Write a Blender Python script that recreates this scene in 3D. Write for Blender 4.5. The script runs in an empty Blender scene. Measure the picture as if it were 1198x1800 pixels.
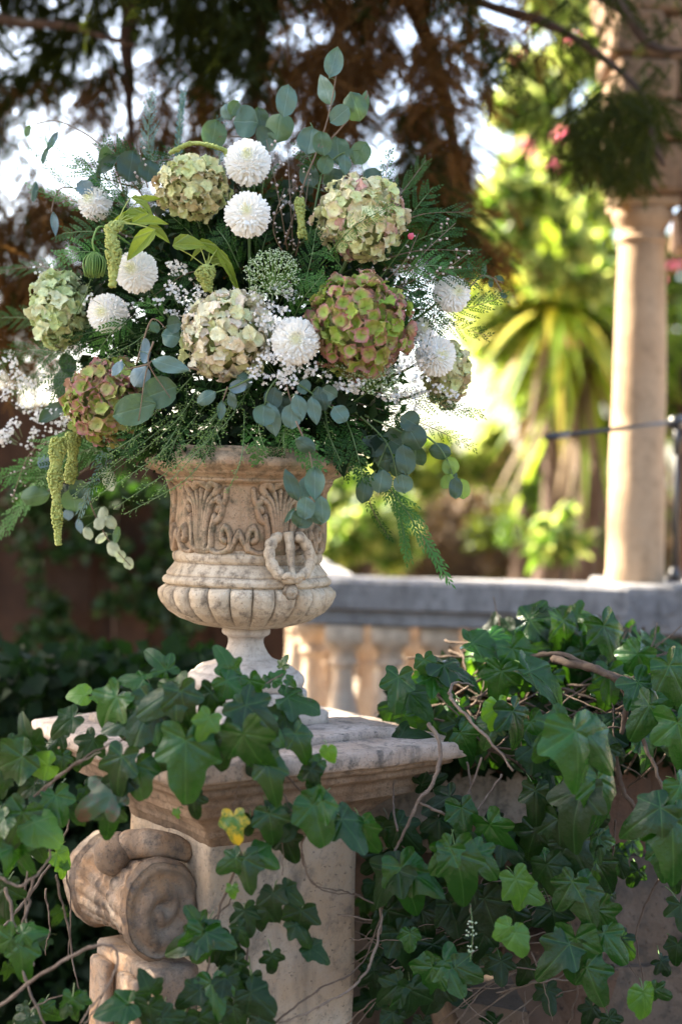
import bpy, math, random
import numpy as np
from mathutils import Vector, Matrix
from mathutils import noise as mnoise
PI = math.pi
random.seed(7)
RNG = np.random.default_rng(11)
sc = bpy.context.scene
COL = sc.collection

# ------------------------------------------------------------ camera
CAM = np.array((0.0, 0.0, 1.55)); FP = 2500.0
pt = math.atan(20/FP); ro = math.radians(1.2)
FWD = np.array((0, math.cos(pt), -math.sin(pt))); R0 = np.array((1.0, 0, 0)); U0 = np.array((0, math.sin(pt), math.cos(pt)))
RGT = math.cos(ro)*R0 + math.sin(ro)*U0; UPV = -math.sin(ro)*R0 + math.cos(ro)*U0
cd = bpy.data.cameras.new('camera'); cam = bpy.data.objects.new('camera', cd); COL.objects.link(cam)
cam.matrix_world = Matrix(((RGT[0], UPV[0], -FWD[0], CAM[0]), (RGT[1], UPV[1], -FWD[1], CAM[1]), (RGT[2], UPV[2], -FWD[2], CAM[2]), (0, 0, 0, 1)))
cd.sensor_fit = 'VERTICAL'; cd.sensor_height = 36; cd.sensor_width = 24; cd.lens = 50
cd.clip_start = 0.05; cd.clip_end = 600
cd.dof.use_dof = True; cd.dof.focus_distance = 2.93; cd.dof.aperture_fstop = 1.3
sc.camera = cam
# ------------------------------------------------------------ light
SUN = np.array((-0.665, 0.315, 0.68)); SUN /= np.linalg.norm(SUN)
w = bpy.data.worlds.new('World'); sc.world = w; w.use_nodes = True
nt = w.node_tree; nt.nodes.clear()
sky = nt.nodes.new('ShaderNodeTexSky'); sky.sky_type = 'NISHITA'; sky.sun_disc = False
sky.sun_elevation = math.asin(SUN[2]); sky.sun_rotation = math.atan2(SUN[0], SUN[1])
sky.air_density = 1.0; sky.dust_density = 4.0; sky.ozone_density = 1.0
bg = nt.nodes.new('ShaderNodeBackground'); bg.inputs['Strength'].default_value = 0.10
wo = nt.nodes.new('ShaderNodeOutputWorld')
nt.links.new(sky.outputs[0], bg.inputs[0]); nt.links.new(bg.outputs[0], wo.inputs[0])
sd = bpy.data.lights.new('sun', 'SUN'); sd.energy = 5.0; sd.angle = math.radians(0.5); sd.color = (1.0, 0.93, 0.80)
so = bpy.data.objects.new('sun', sd); COL.objects.link(so); so.rotation_euler = Vector(SUN).to_track_quat('Z', 'Y').to_euler(); so.location = (-6, 5, 9)
sc.view_settings.view_transform = 'Standard'; sc.view_settings.look = 'None'; sc.view_settings.gamma = 1
sc.view_settings.use_curve_mapping = False
sc.view_settings.exposure = 3.08
sc.view_settings.use_white_balance = True
sc.view_settings.white_balance_temperature = 6900
sc.view_settings.white_balance_tint = 10
sc.render.engine = 'CYCLES'
sc.cycles.max_bounces = 8; sc.cycles.transparent_max_bounces = 8; sc.cycles.use_denoising = True
sc.cycles.sample_clamp_indirect = 6

# ------------------------------------------------------------ helpers
def A(*v): return np.array(v, dtype=float)
def P(px, py, Y):
    d = FWD + (px-599)/FP*RGT + (900-py)/FP*UPV
    return CAM + d*(Y/d[1])
def nrm(v):
    v = np.asarray(v, float); l = np.linalg.norm(v); return v/l if l > 1e-12 else v
INV = {}
def tag(o, label=None, cat=None, group=None, kind=None):
    if label: o['label'] = label
    if cat: o['category'] = cat
    if group: o['group'] = group
    if kind: o['kind'] = kind
    return o
def thing(name, loc, label, cat, group=None, M=None):
    o = bpy.data.objects.new(name, None); COL.objects.link(o); o.empty_display_size = 0.05
    if M is None: M = Matrix.Translation(Vector(tuple(loc)))
    o.matrix_world = M; INV[o.name] = (np.array(M.inverted()), M.inverted())
    return tag(o, label, cat, group)
def mesh(name, V, F, mat, smooth=True):
    V = np.asarray(V, dtype=np.float32).reshape(-1, 3)
    me = bpy.data.meshes.new(name)
    if isinstance(F, np.ndarray) and F.ndim == 2:
        k = F.shape[1]; n = F.shape[0]
        me.vertices.add(len(V)); me.vertices.foreach_set('co', V.ravel())
        me.loops.add(n*k); me.loops.foreach_set('vertex_index', F.astype(np.int32).ravel())
        me.polygons.add(n); me.polygons.foreach_set('loop_start', np.arange(0, n*k, k, dtype=np.int32))
        me.update(calc_edges=True)
    else:
        me.from_pydata([tuple(v) for v in V.tolist()], [], [tuple(f) for f in F]); me.update()
    me.polygons.foreach_set('use_smooth', [smooth]*len(me.polygons))
    if mat: me.materials.append(mat)
    return me
def wobj(name, V, F, mat, parent=None, smooth=True):
    """mesh given in world coordinates, linked under its parent"""
    V = np.asarray(V, float).reshape(-1, 3)
    if parent is not None:
        I = INV[parent.name][0]; V = V @ I[:3, :3].T + I[:3, 3]
        o = bpy.data.objects.new(name, mesh(name, V, F, mat, smooth)); COL.objects.link(o); o.parent = parent
        INV[o.name] = INV[parent.name]
    else:
        c = V.mean(0); c[2] = V[:, 2].min()
        o = bpy.data.objects.new(name, mesh(name, V-c, F, mat, smooth)); COL.objects.link(o); o.location = tuple(c)
        M = Matrix.Translation(Vector(tuple(c))); INV[o.name] = (np.array(M.inverted()), M.inverted())
    return o
def piece(name, me, parent, M):
    """shared mesh placed at world matrix M"""
    o = bpy.data.objects.new(name, me); COL.objects.link(o)
    if parent is not None: o.parent = parent; o.matrix_local = INV[parent.name][1] @ M
    else: o.matrix_world = M
    return o
def basis(x, y, z, loc, s=1.0):
    if np.isscalar(s): s = (s, s, s)
    return Matrix(((x[0]*s[0], y[0]*s[1], z[0]*s[2], loc[0]), (x[1]*s[0], y[1]*s[1], z[1]*s[2], loc[1]), (x[2]*s[0], y[2]*s[1], z[2]*s[2], loc[2]), (0, 0, 0, 1)))
def frame_yz(y, zhint, loc, s=1.0):
    y = nrm(y); z = np.asarray(zhint, float); z = z - np.dot(z, y)*y; z = nrm(z); x = np.cross(y, z)
    return basis(x, y, z, loc, s)
def join(parts):
    Vs, Fs, off = [], [], 0
    for V, F in parts:
        V = np.asarray(V, float).reshape(-1, 3); Vs.append(V)
        if isinstance(F, np.ndarray): F = F.tolist()
        Fs += [tuple(i+off for i in f) for f in F]; off += len(V)
    return np.concatenate(Vs), Fs
def catmull(pts, n):
    p = np.asarray(pts, float)
    if len(p) == 2: t = np.linspace(0, 1, n)[:, None]; return p[0]*(1-t)+p[1]*t
    e = np.vstack([2*p[0]-p[1], p, 2*p[-1]-p[-2]]); out = []
    m = len(p)-1
    for t in np.linspace(0, m-1e-6, n):
        i = int(t); u = t-i; a, b, c, d = e[i], e[i+1], e[i+2], e[i+3]
        out.append(.5*((2*b)+(-a+c)*u+(2*a-5*b+4*c-d)*u*u+(-a+3*b-3*c+d)*u**3))
    return np.array(out)
def tube(path, r, seg=6, cap=True):
    path = np.asarray(path, float); n = len(path)
    r = np.full(n, r) if np.isscalar(r) else np.interp(np.linspace(0, 1, n), np.linspace(0, 1, len(r)), r)
    T = np.gradient(path, axis=0); T /= (np.linalg.norm(T, axis=1)[:, None]+1e-12)
    N = nrm(np.cross(T[0], (0.13, 0.27, 0.95) if abs(T[0][2]) < .9 else (1, 0, 0)))
    V = []
    for i in range(n):
        N = nrm(N-np.dot(N, T[i])*T[i]); B = np.cross(T[i], N)
        for k in range(seg):
            a = 2*PI*k/seg; V.append(path[i]+r[i]*(math.cos(a)*N+math.sin(a)*B))
    F = [(i*seg+k, i*seg+(k+1) % seg, (i+1)*seg+(k+1) % seg, (i+1)*seg+k) for i in range(n-1) for k in range(seg)]
    if cap: F += [tuple(range(seg))[::-1], tuple(range((n-1)*seg, n*seg))]
    return np.array(V), F
def box(x0, x1, y0, y1, z0, z1, b=0.0):
    """box with small chamfers on every edge"""
    if b <= 0:
        V = [(x, y, z) for x in (x0, x1) for y in (y0, y1) for z in (z0, z1)]
        return np.array(V, float), [(0, 1, 3, 2), (4, 6, 7, 5), (0, 4, 5, 1), (2, 3, 7, 6), (0, 2, 6, 4), (1, 5, 7, 3)]
    V = []; idx = {}
    for ix, x in enumerate((x0, x1)):
        for iy, y in enumerate((y0, y1)):
            for iz, z in enumerate((z0, z1)):
                sx, sy, sz = (1-2*ix)*b, (1-2*iy)*b, (1-2*iz)*b
                idx[ix, iy, iz, 'x'] = len(V); V.append((x, y+sy, z+sz))
                idx[ix, iy, iz, 'y'] = len(V); V.append((x+sx, y, z+sz))
                idx[ix, iy, iz, 'z'] = len(V); V.append((x+sx, y+sy, z))
    F = []
    for i in (0, 1):
        F.append([idx[i, 0, 0, 'x'], idx[i, 1, 0, 'x'], idx[i, 1, 1, 'x'], idx[i, 0, 1, 'x']])
        F.append([idx[0, i, 0, 'y'], idx[1, i, 0, 'y'], idx[1, i, 1, 'y'], idx[0, i, 1, 'y']])
        F.append([idx[0, 0, i, 'z'], idx[1, 0, i, 'z'], idx[1, 1, i, 'z'], idx[0, 1, i, 'z']])
        for j in (0, 1):
            F.append([idx[i, j, 0, 'x'], idx[i, j, 1, 'x'], idx[i, j, 1, 'y'], idx[i, j, 0, 'y']])
            F.append([idx[i, 0, j, 'x'], idx[i, 1, j, 'x'], idx[i, 1, j, 'z'], idx[i, 0, j, 'z']])
            F.append([idx[0, i, j, 'y'], idx[1, i, j, 'y'], idx[1, i, j, 'z'], idx[0, i, j, 'z']])
            for k in (0, 1): F.append([idx[i, j, k, 'x'], idx[i, j, k, 'y'], idx[i, j, k, 'z']])
    V = np.array(V, float); c = V.mean(0); G = []
    for f in F:
        p = V[f]; n = np.cross(p[1]-p[0], p[2]-p[0])
        G.append(tuple(f) if np.dot(n, p.mean(0)-c) > 0 else tuple(f[::-1]))
    return V, G
def lathe(prof, seg=96, fn=None):
    """prof: (r, z) list; fn(theta, z, r, i) -> r"""
    prof = np.asarray(prof, float); n = len(prof); th = np.linspace(0, 2*PI, seg, endpoint=False)
    Rr = np.repeat(prof[:, 0][:, None], seg, 1); Z = np.repeat(prof[:, 1][:, None], seg, 1); TH = np.repeat(th[None], n, 0)
    if fn is not None: Rr = fn(TH, Z, Rr)
    V = np.stack([Rr*np.cos(TH), Rr*np.sin(TH), Z], -1).reshape(-1, 3)
    i = np.arange(n-1)[:, None]; k = np.arange(seg)[None]
    F = np.stack([i*seg+k, i*seg+(k+1) % seg, (i+1)*seg+(k+1) % seg, (i+1)*seg+k], -1).reshape(-1, 4)
    return V, F
def vnoise(V, s, amp, seed=0.0):
    """displace verts by smooth noise"""
    o = np.empty_like(V)
    for i, v in enumerate(V): o[i] = mnoise.noise_vector(Vector((v[0]*s+seed, v[1]*s, v[2]*s)))
    return V+o*amp

# ------------------------------------------------------------ materials
class NG:
    def __init__(s, name):
        s.m = bpy.data.materials.new(name); s.m.use_nodes = True; s.t = s.m.node_tree; s.t.nodes.clear()
        s.out = s.n('ShaderNodeOutputMaterial')
    def n(s, t, **kw):
        x = s.t.nodes.new(t)
        for k, v in kw.items(): setattr(x, k, v)
        return x
    def l(s, a, b): s.t.links.new(a, b)
    def val(s, sock, v):
        if hasattr(v, 'links'): s.l(v, sock)
        else:
            if isinstance(v, tuple) and len(v) == 3 and sock.type == 'RGBA': v = v+(1,)
            sock.default_value = v
    def math(s, op, a, b=0.0, c=None, clamp=False):
        x = s.n('ShaderNodeMath', operation=op); x.use_clamp = clamp
        s.val(x.inputs[0], a); s.val(x.inputs[1], b)
        if c is not None: s.val(x.inputs[2], c)
        return x.outputs[0]
    def noise(s, vec, scale, detail=4, rough=.6, out=0):
        x = s.n('ShaderNodeTexNoise'); x.inputs['Scale'].default_value = scale; x.inputs['Detail'].default_value = detail; x.inputs['Roughness'].default_value = rough
        if vec is not None: s.l(vec, x.inputs['Vector'])
        return x.outputs[out]
    def ramp(s, f, stops):
        x = s.n('ShaderNodeValToRGB'); cr = x.color_ramp
        while len(cr.elements) < len(stops): cr.elements.new(0.5)
        for e, (p, c) in zip(cr.elements, stops):
            e.position = p; e.color = (c if isinstance(c, tuple) else (c, c, c))+(1,)
        s.l(f, x.inputs[0]); return x.outputs[0]
    def mix(s, f, a, b, mode='MIX'):
        x = s.n('ShaderNodeMix', data_type='RGBA', blend_type=mode)
        s.val(x.inputs[0], f); s.val(x.inputs[6], a); s.val(x.inputs[7], b); return x.outputs[2]
    def obj(s): return s.n('ShaderNodeTexCoord').outputs['Object']
    def bump(s, h, strength=.5, dist=.01):
        x = s.n('ShaderNodeBump'); x.inputs['Strength'].default_value = strength; x.inputs['Distance'].default_value = dist
        s.l(h, x.inputs['Height']); return x.outputs[0]
    def bsdf(s, col, rough=.8, nor=None, spec=.5, transl=0.0, tcol=None, coat=0.0, sheen=0.0):
        b = s.n('ShaderNodeBsdfPrincipled'); s.val(b.inputs['Base Color'], col); s.val(b.inputs['Roughness'], rough)
        s.val(b.inputs['Specular IOR Level'], spec); b.inputs['Coat Weight'].default_value = coat; b.inputs['Coat Roughness'].default_value = .25
        b.inputs['Sheen Weight'].default_value = sheen
        if nor is not None: s.l(nor, b.inputs['Normal'])
        o = b.outputs[0]
        if transl > 0:
            t = s.n('ShaderNodeBsdfTranslucent'); s.val(t.inputs[0], tcol if tcol is not None else col)
            if nor is not None: s.l(nor, t.inputs['Normal'])
            mx = s.n('ShaderNodeMixShader'); mx.inputs[0].default_value = transl; s.l(o, mx.inputs[1]); s.l(t.outputs[0], mx.inputs[2]); o = mx.outputs[0]
        s.l(o, s.out.inputs[0]); return s.m

def stone(name, light, mid, stain, scale=6.0, spots=.5, bump=.5, rough=.85, moss=None, hollow=.8):
    g = NG(name); v = g.obj()
    n1 = g.noise(v, scale, 6, .65); n2 = g.noise(v, scale*5.3, 5, .7); n3 = g.noise(v, scale*26, 3, .7)
    c = g.mix(g.ramp(n1, [(.35, 0.0), (.62, 1.0)]), light, mid)
    c = g.mix(g.math('MULTIPLY', g.ramp(n2, [(.50, 0.0), (.68, 1.0)]), spots), c, stain)
    mp = g.n('ShaderNodeMapping'); mp.inputs['Scale'].default_value = (1, 1, .22); g.l(v, mp.inputs[0])
    n4 = g.noise(mp.outputs[0], scale*3.1, 5, .65)
    c = g.mix(g.math('MULTIPLY', g.ramp(n4, [(.52, 0.0), (.72, 1.0)]), spots*.8), c, tuple(x*.7 for x in stain))
    c = g.mix(g.math('MULTIPLY', g.ramp(n3, [(.60, 0.0), (.70, 1.0)]), .75*spots+.15), c, (stain[0]*.35, stain[1]*.36, stain[2]*.38))
    if moss: c = g.mix(g.math('MULTIPLY', g.ramp(g.noise(v, scale*2.2, 5, .7), [(.54, 0.0), (.66, 1.0)]), .7), c, moss)
    # dirt gathers in the hollows of the carving
    pn = g.n('ShaderNodeNewGeometry').outputs['Pointiness']
    c = g.mix(g.math('MULTIPLY', g.ramp(pn, [(.43, 1.0), (.50, 0.0)]), hollow), c, (stain[0]*.55, stain[1]*.45, stain[2]*.35))
    h = g.math('ADD', g.math('MULTIPLY', n2, .6), g.math('MULTIPLY', n3, .5))
    vo = g.n('ShaderNodeTexVoronoi'); vo.inputs['Scale'].default_value = scale*14; g.l(v, vo.inputs['Vector'])
    h = g.math('ADD', h, g.math('MULTIPLY', g.ramp(vo.outputs[0], [(.0, 0.0), (.22, 1.0)]), .35))
    return g.bsdf(c, rough, g.bump(h, bump, .006), .3)

S_URN = stone('urn_stone', (.54, .46, .35), (.40, .31, .21), (.16, .125, .09), 9, .85, .8)
S_URNB = stone('urn_terracotta', (.40, .31, .21), (.27, .175, .105), (.10, .085, .055), 8, 1.0, .9, moss=(.17, .16, .10))
S_FOOT = stone('foot_stone', (.52, .46, .40), (.42, .35, .29), (.15, .13, .11), 10, .45, .5)
S_SLAB = stone('slab_stone', (.44, .37, .32), (.31, .24, .19), (.10, .09, .08), 8, .95, .9)
S_PED = stone('pedestal_stone', (.36, .31, .255), (.35, .25, .16), (.15, .125, .10), 4, .8, .8)
S_VOL = stone('volute_stone', (.27, .22, .175), (.26, .155, .085), (.085, .075, .07), 7, .85, .9)
S_MOUL = stone('moulding_stone', (.30, .22, .16), (.20, .135, .09), (.08, .06, .045), 9, .7, .8)
S_RAIL = stone('rail_stone', (.24, .235, .235), (.175, .17, .17), (.085, .082, .08), 5, .8, .9)
S_BAL = stone('baluster_stone', (.50, .40, .30), (.44, .31, .21), (.20, .16, .12), 6, .4, .5)
S_COLM = stone('column_stone', (.42, .30, .195), (.36, .24, .145), (.20, .135, .08), 3, .55, .6, hollow=0.0)
S_ARCH = stone('arch_stone', (.27, .17, .10), (.18, .105, .058), (.07, .045, .025), 5, .7, 1.0)
S_WALL = stone('old_wall_stone', (.120, .078, .054), (.085, .045, .028), (.042, .034, .028), 2.2, 1.0, 1.0)
S_WALLG = stone('grey_wall_stone', (.125, .092, .070), (.085, .058, .040), (.045, .038, .032), 2.6, 1.0, 1.0)

def leafmat(name, c1, c2, rough=.35, transl=.3, tc=None, veins=None, vcol=None, coat=0.0, bump=.3, isl=False, spec=.5, scale=3.0, edge=None):
    """c1..c2 varies with the object's (or island's) random number; veins: list of angles from +Y of straight veins from the origin"""
    g = NG(name); v = g.obj()
    r = g.n('ShaderNodeNewGeometry').outputs['Random Per Island'] if isl else g.n('ShaderNodeObjectInfo').outputs['Random']
    c = g.mix(r, c1, c2)
    n1 = g.noise(v, scale, 4, .6)
    c = g.mix(g.ramp(n1, [(.35, 0.0), (.7, .55)]), c, tuple(x*.55 for x in c2))
    nor = None
    if veins:
        sp = g.n('ShaderNodeSeparateXYZ'); g.l(v, sp.inputs[0]); x, y = sp.outputs[0], sp.outputs[1]
        dmin = None
        for a in veins:
            ca, sa = math.cos(a), math.sin(a)
            d = g.math('ABSOLUTE', g.math('SUBTRACT', g.math('MULTIPLY', x, ca), g.math('MULTIPLY', y, sa)))
            al = g.math('ADD', g.math('MULTIPLY', x, sa), g.math('MULTIPLY', y, ca))
            d = g.math('ADD', d, g.math('MULTIPLY', g.math('LESS_THAN', al, 0.0), 1.0))
            dmin = d if dmin is None else g.math('MINIMUM', dmin, d)
        # fine side veins: slanted ripples to both sides of the midrib
        sv = g.math('SINE', g.math('MULTIPLY', g.math('SUBTRACT', y, g.math('MULTIPLY', g.math('ABSOLUTE', x), .8)), 42.0))
        sv = g.ramp(sv, [(.88, 0.0), (1.0, .10)])
        vm = g.ramp(dmin, [(.004, 1.0), (.018, 0.0)])
        vf = g.math('MAXIMUM', vm, sv)
        c = g.mix(g.math('MULTIPLY', g.math('MULTIPLY', vf, .5), g.ramp(g.noise(v, 5, 2), [(.3, .5), (.6, 1.0)])), c, vcol)
        hh = g.math('SUBTRACT', g.math('ADD', g.math('MULTIPLY', n1, .5), g.math('MULTIPLY', g.noise(v, 11, 4, .6), .45)), g.math('MULTIPLY', g.ramp(dmin, [(0.0, 1.0), (.06, 0.0)]), .5))
        nor = g.bump(hh, bump, .03)
    if edge:
        ln = g.n('ShaderNodeVectorMath', operation='LENGTH'); g.l(v, ln.inputs[0])
        c = g.mix(g.math('MULTIPLY', g.ramp(ln.outputs['Value'], [(edge[1], 0.0), (edge[2], 1.0)]), g.ramp(g.noise(v, 1.3/edge[2], 2), [(.3, .25), (.6, 1.0)])), c, edge[0])
    tcol = tc if tc is not None else g.mix(.5, c, (c2[0]*2.5, c2[1]*2.2, c2[2]*.8), 'MIX')
    return g.bsdf(c, rough, nor, spec, transl, tcol, coat)

IV = [0, math.radians(60), math.radians(-60), math.radians(116), math.radians(-116)]
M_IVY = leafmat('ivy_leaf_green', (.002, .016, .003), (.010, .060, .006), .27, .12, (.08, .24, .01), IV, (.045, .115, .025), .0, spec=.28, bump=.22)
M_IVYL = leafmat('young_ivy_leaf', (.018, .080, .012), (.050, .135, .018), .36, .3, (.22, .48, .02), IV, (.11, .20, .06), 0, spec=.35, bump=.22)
M_IVYD = leafmat('dark_ivy_leaf', (.002, .010, .003), (.007, .026, .006), .36, .12, (.07, .20, .01), IV, (.035, .075, .03), 0, spec=.18, bump=.22)  # ivy leaf again in darker green; under-layer shade put into the colour
M_EUC = leafmat('eucalyptus_leaf', (.050, .115, .085), (.095, .17, .145), .5, .18, (.12, .26, .10), [0], (.22, .32, .27), 0, .15)
M_EUCG = leafmat('eucalyptus_leaf_green', (.035, .085, .042), (.060, .125, .062), .5, .25, (.18, .34, .08), [0], (.16, .25, .16), 0, .15)
M_EUCB = leafmat('eucalyptus_leaf_blue', (.11, .18, .20), (.16, .245, .27), .5, .12, (.15, .25, .2), [0], (.30, .38, .38), 0, .15)
M_EUCD = leafmat('eucalyptus_leaf_dark', (.014, .042, .028), (.030, .070, .048), .5, .15, (.15, .3, .05), [0], (.08, .15, .12), 0, .15)
M_AML = leafmat('amaranth_leaf', (.11, .19, .020), (.20, .27, .035), .5, .4, (.45, .60, .06), [0, .5, -.5], (.36, .42, .15), 0, .4)
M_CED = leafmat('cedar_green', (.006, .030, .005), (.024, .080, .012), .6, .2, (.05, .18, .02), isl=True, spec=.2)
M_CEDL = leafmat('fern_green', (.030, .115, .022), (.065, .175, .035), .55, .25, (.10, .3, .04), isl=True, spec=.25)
M_CEDB = leafmat('bluish_conifer', (.03, .09, .07), (.07, .16, .13), .5, .2, (.06, .2, .1), isl=True)
M_BEAD = leafmat('seed_pod_green', (.10, .22, .04), (.20, .34, .08), .5, .2, (.2, .4, .08), isl=True)
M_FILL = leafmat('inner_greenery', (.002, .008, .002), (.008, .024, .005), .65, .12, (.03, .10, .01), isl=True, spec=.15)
M_STEMG = leafmat('green_stem', (.06, .13, .04), (.10, .17, .05), .5, 0)
M_STEMB = leafmat('brown_stem', (.16, .11, .06), (.12, .08, .05), .6, 0)
M_WHITE = leafmat('white_floret', (.62, .64, .62), (.80, .80, .78), .6, .3, (.8, .8, .78), isl=True)
M_WAX = leafmat('waxflower', (.62, .50, .48), (.72, .68, .62), .5, .3, (.8, .7, .7), isl=True)
M_UMB = leafmat('umbel_floret', (.34, .52, .24), (.70, .78, .62), .6, .3, (.6, .7, .5), isl=True)
M_MUM = leafmat('mum_petal', (.82, .83, .80), (.88, .88, .86), .5, .35, (.9, .9, .86), isl=True, scale=30)
def fix_mum():
    g = NG('chrysanthemum_white'); r = g.n('ShaderNodeNewGeometry').outputs['Random Per Island']
    c = g.mix(r, (.78, .80, .77), (.88, .88, .85)); v = g.obj()
    sp = g.n('ShaderNodeSeparateXYZ'); g.l(v, sp.inputs[0])
    rr = g.math('SQRT', g.math('ADD', g.math('MULTIPLY', sp.outputs[0], sp.outputs[0]), g.math('MULTIPLY', sp.outputs[1], sp.outputs[1])))
    f = g.math('MULTIPLY', g.ramp(rr, [(.004, .75), (.016, 0.0)]), g.math('GREATER_THAN', sp.outputs[2], 0.0))
    c = g.mix(f, c, (.72, .74, .42))
    return g.bsdf(c, .55, None, .3, .3, c)
M_MUM = fix_mum()
def floretmat(name, a, b, edge, e0, e1):
    g = NG(name); v = g.obj(); r = g.n('ShaderNodeObjectInfo').outputs['Random']
    c = g.ramp(r, a)
    ln = g.n('ShaderNodeVectorMath', operation='LENGTH'); g.l(v, ln.inputs[0])
    pat = g.noise(v, 70, 3, .6)
    r2 = g.math('FRACT', g.math('MULTIPLY', r, 7.31))
    f = g.math('MULTIPLY', g.ramp(ln.outputs['Value'], [(e0, 0.0), (e1, 1.0)]), g.ramp(g.math('ADD', g.math('MULTIPLY', pat, .6), g.math('MULTIPLY', r2, .6)), b))
    c = g.mix(f, c, edge)
    vo = g.n('ShaderNodeSeparateXYZ'); g.l(v, vo.inputs[0])
    c = g.mix(g.ramp(g.noise(v, 260, 2), [(.45, 0.0), (.7, .25)]), c, (.25, .27, .10))
    return g.bsdf(c, .6, g.bump(g.noise(v, 220, 2), .3, .002), .25, .28, c)
M_HCR = floretmat('hydrangea_cream', [(0.0, (0.642, 0.699, 0.389)), (.45, (0.758, 0.748, 0.564)), (.8, (0.739, 0.661, 0.545)), (1.0, (0.545, 0.642, 0.292))], [(.45, 0.0), (.9, .75)], (0.602, 0.389, 0.370), .010, .024)
M_HGP = floretmat('hydrangea_green_pink', [(0.0, (0.545, 0.621, 0.272)), (.5, (0.680, 0.699, 0.408)), (.88, (0.642, 0.583, 0.389)), (.95, (0.467, 0.253, 0.253)), (1.0, (0.408, 0.272, 0.408))], [(.40, 0.0), (.8, .85)], (0.467, 0.262, 0.292), .010, .024)
M_HRD = floretmat('hydrangea_green_red', [(0.0, (0.192, 0.320, 0.040)), (.6, (0.272, 0.384, 0.064)), (.88, (0.336, 0.352, 0.112)), (1.0, (0.384, 0.208, 0.176))], [(.33, 0.0), (.72, .95)], (0.420, 0.165, 0.180), .010, .019)
M_HGR = floretmat('hydrangea_pale_green', [(0.0, (0.366, 0.487, 0.203)), (.5, (0.507, 0.609, 0.325)), (1.0, (0.629, 0.670, 0.467))], [(.6, 0.0), (1.0, .5)], (0.609, 0.507, 0.406), .010, .024)
M_HTAN = floretmat('hydrangea_tan_green', [(0.0, (0.487, 0.569, 0.243)), (.5, (0.629, 0.649, 0.366)), (.88, (0.609, 0.548, 0.345)), (1.0, (0.406, 0.274, 0.163))], [(.4, 0.0), (.9, .7)], (0.426, 0.304, 0.223), .010, .024)
M_AMAR = leafmat('amaranth_tassel', (.30, .38, .08), (.48, .54, .17), .75, .25, (.4, .45, .1), isl=True)
M_TWIG = stone('vine_bark', (.12, .085, .06), (.08, .052, .036), (.07, .05, .04), 20, .6, .8)
M_TWIGL = stone('pale_vine_bark', (.20, .155, .12), (.14, .10, .075), (.07, .05, .04), 20, .5, .8)
M_CYP = leafmat('cypress_scale_green', (.003, .007, .002), (.016, .024, .005), .8, .25, (.10, .13, .02), isl=True, scale=1.2, spec=.08)
M_CYPB = leafmat('cypress_brown', (.020, .011, .005), (.095, .050, .018), .85, .3, (.30, .15, .04), isl=True, scale=1.2, spec=.08)
M_BARK = stone('cypress_bark', (.10, .065, .045), (.07, .042, .03), (.03, .02, .015), 5, .7, 1.0)
M_PLANK = stone('fence_wood', (.075, .038, .022), (.040, .020, .012), (.025, .015, .011), 3, .7, .6)
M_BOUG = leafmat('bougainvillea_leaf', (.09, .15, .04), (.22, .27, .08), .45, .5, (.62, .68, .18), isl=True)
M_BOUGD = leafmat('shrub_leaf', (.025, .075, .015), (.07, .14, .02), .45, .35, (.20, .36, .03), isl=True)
M_HIN = leafmat('hydrangea_inner', (.16, .20, .06), (.20, .22, .08), .8, 0)
M_PINK = leafmat('pink_bract', (.70, .10, .18), (.80, .22, .32), .5, .45, (.85, .22, .32), isl=True)
M_YUC = leafmat('yucca_leaf', (.05, .12, .02), (.14, .22, .03), .4, .4, (.45, .60, .05), isl=True)
M_YUCY = leafmat('yellow_yucca_leaf', (.42, .40, .05), (.55, .48, .08), .5, .4, (.7, .6, .08), isl=True)
M_YUCB = leafmat('dead_yucca_leaf', (.14, .10, .06), (.22, .15, .08), .8, .15, (.3, .18, .08), isl=True)
M_HEDGE = leafmat('hedge_leaf', (.030, .060, .015), (.10, .14, .03), .5, .35, (.30, .38, .04), isl=True)
M_HEDB = leafmat('hedge_brown_leaf', (.07, .045, .025), (.14, .085, .045), .7, .2, (.22, .14, .05), isl=True)
g = NG('black_metal'); M_BLACK = g.bsdf((.018, .018, .020), .4, None, .5)
g = NG('garden_soil'); vv = g.obj()
M_SOIL = g.bsdf(g.mix(g.noise(vv, 5, 6), (.07, .05, .035), (.14, .10, .07)), .95, g.bump(g.noise(vv, 30, 5), .8, .02))
g = NG('terrace_paving'); vv = g.obj()
M_PAVE = g.bsdf(g.mix(g.noise(vv, 3, 6), (.42, .34, .26), (.30, .24, .18)), .9, g.bump(g.noise(vv, 30, 5), .4, .01))

# ============================================================ ground
def sheet(name, x0, x1, y0, y1, z, mat, n=40, amp=.02):
    xs, ys = np.linspace(x0, x1, n), np.linspace(y0, y1, n); X, Y = np.meshgrid(xs, ys)
    Z = np.full_like(X, z)+RNG.normal(0, amp, X.shape)
    i = np.arange(n-1)[:, None]*n+np.arange(n-1)[None]; F = np.stack([i, i+1, i+n+1, i+n], -1).reshape(-1, 4)
    return tag(wobj(name, np.stack([X, Y, Z], -1).reshape(-1, 3), F, mat), kind='structure')
sheet('ground', -300, 300, -200, 300, -.02, M_SOIL, 50, .004)
V, F = box(-.45, 40, 4.62, 60, .0, .55, .02)
tag(wobj('terrace', V, F, M_PAVE, None, False), kind='structure')

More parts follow.
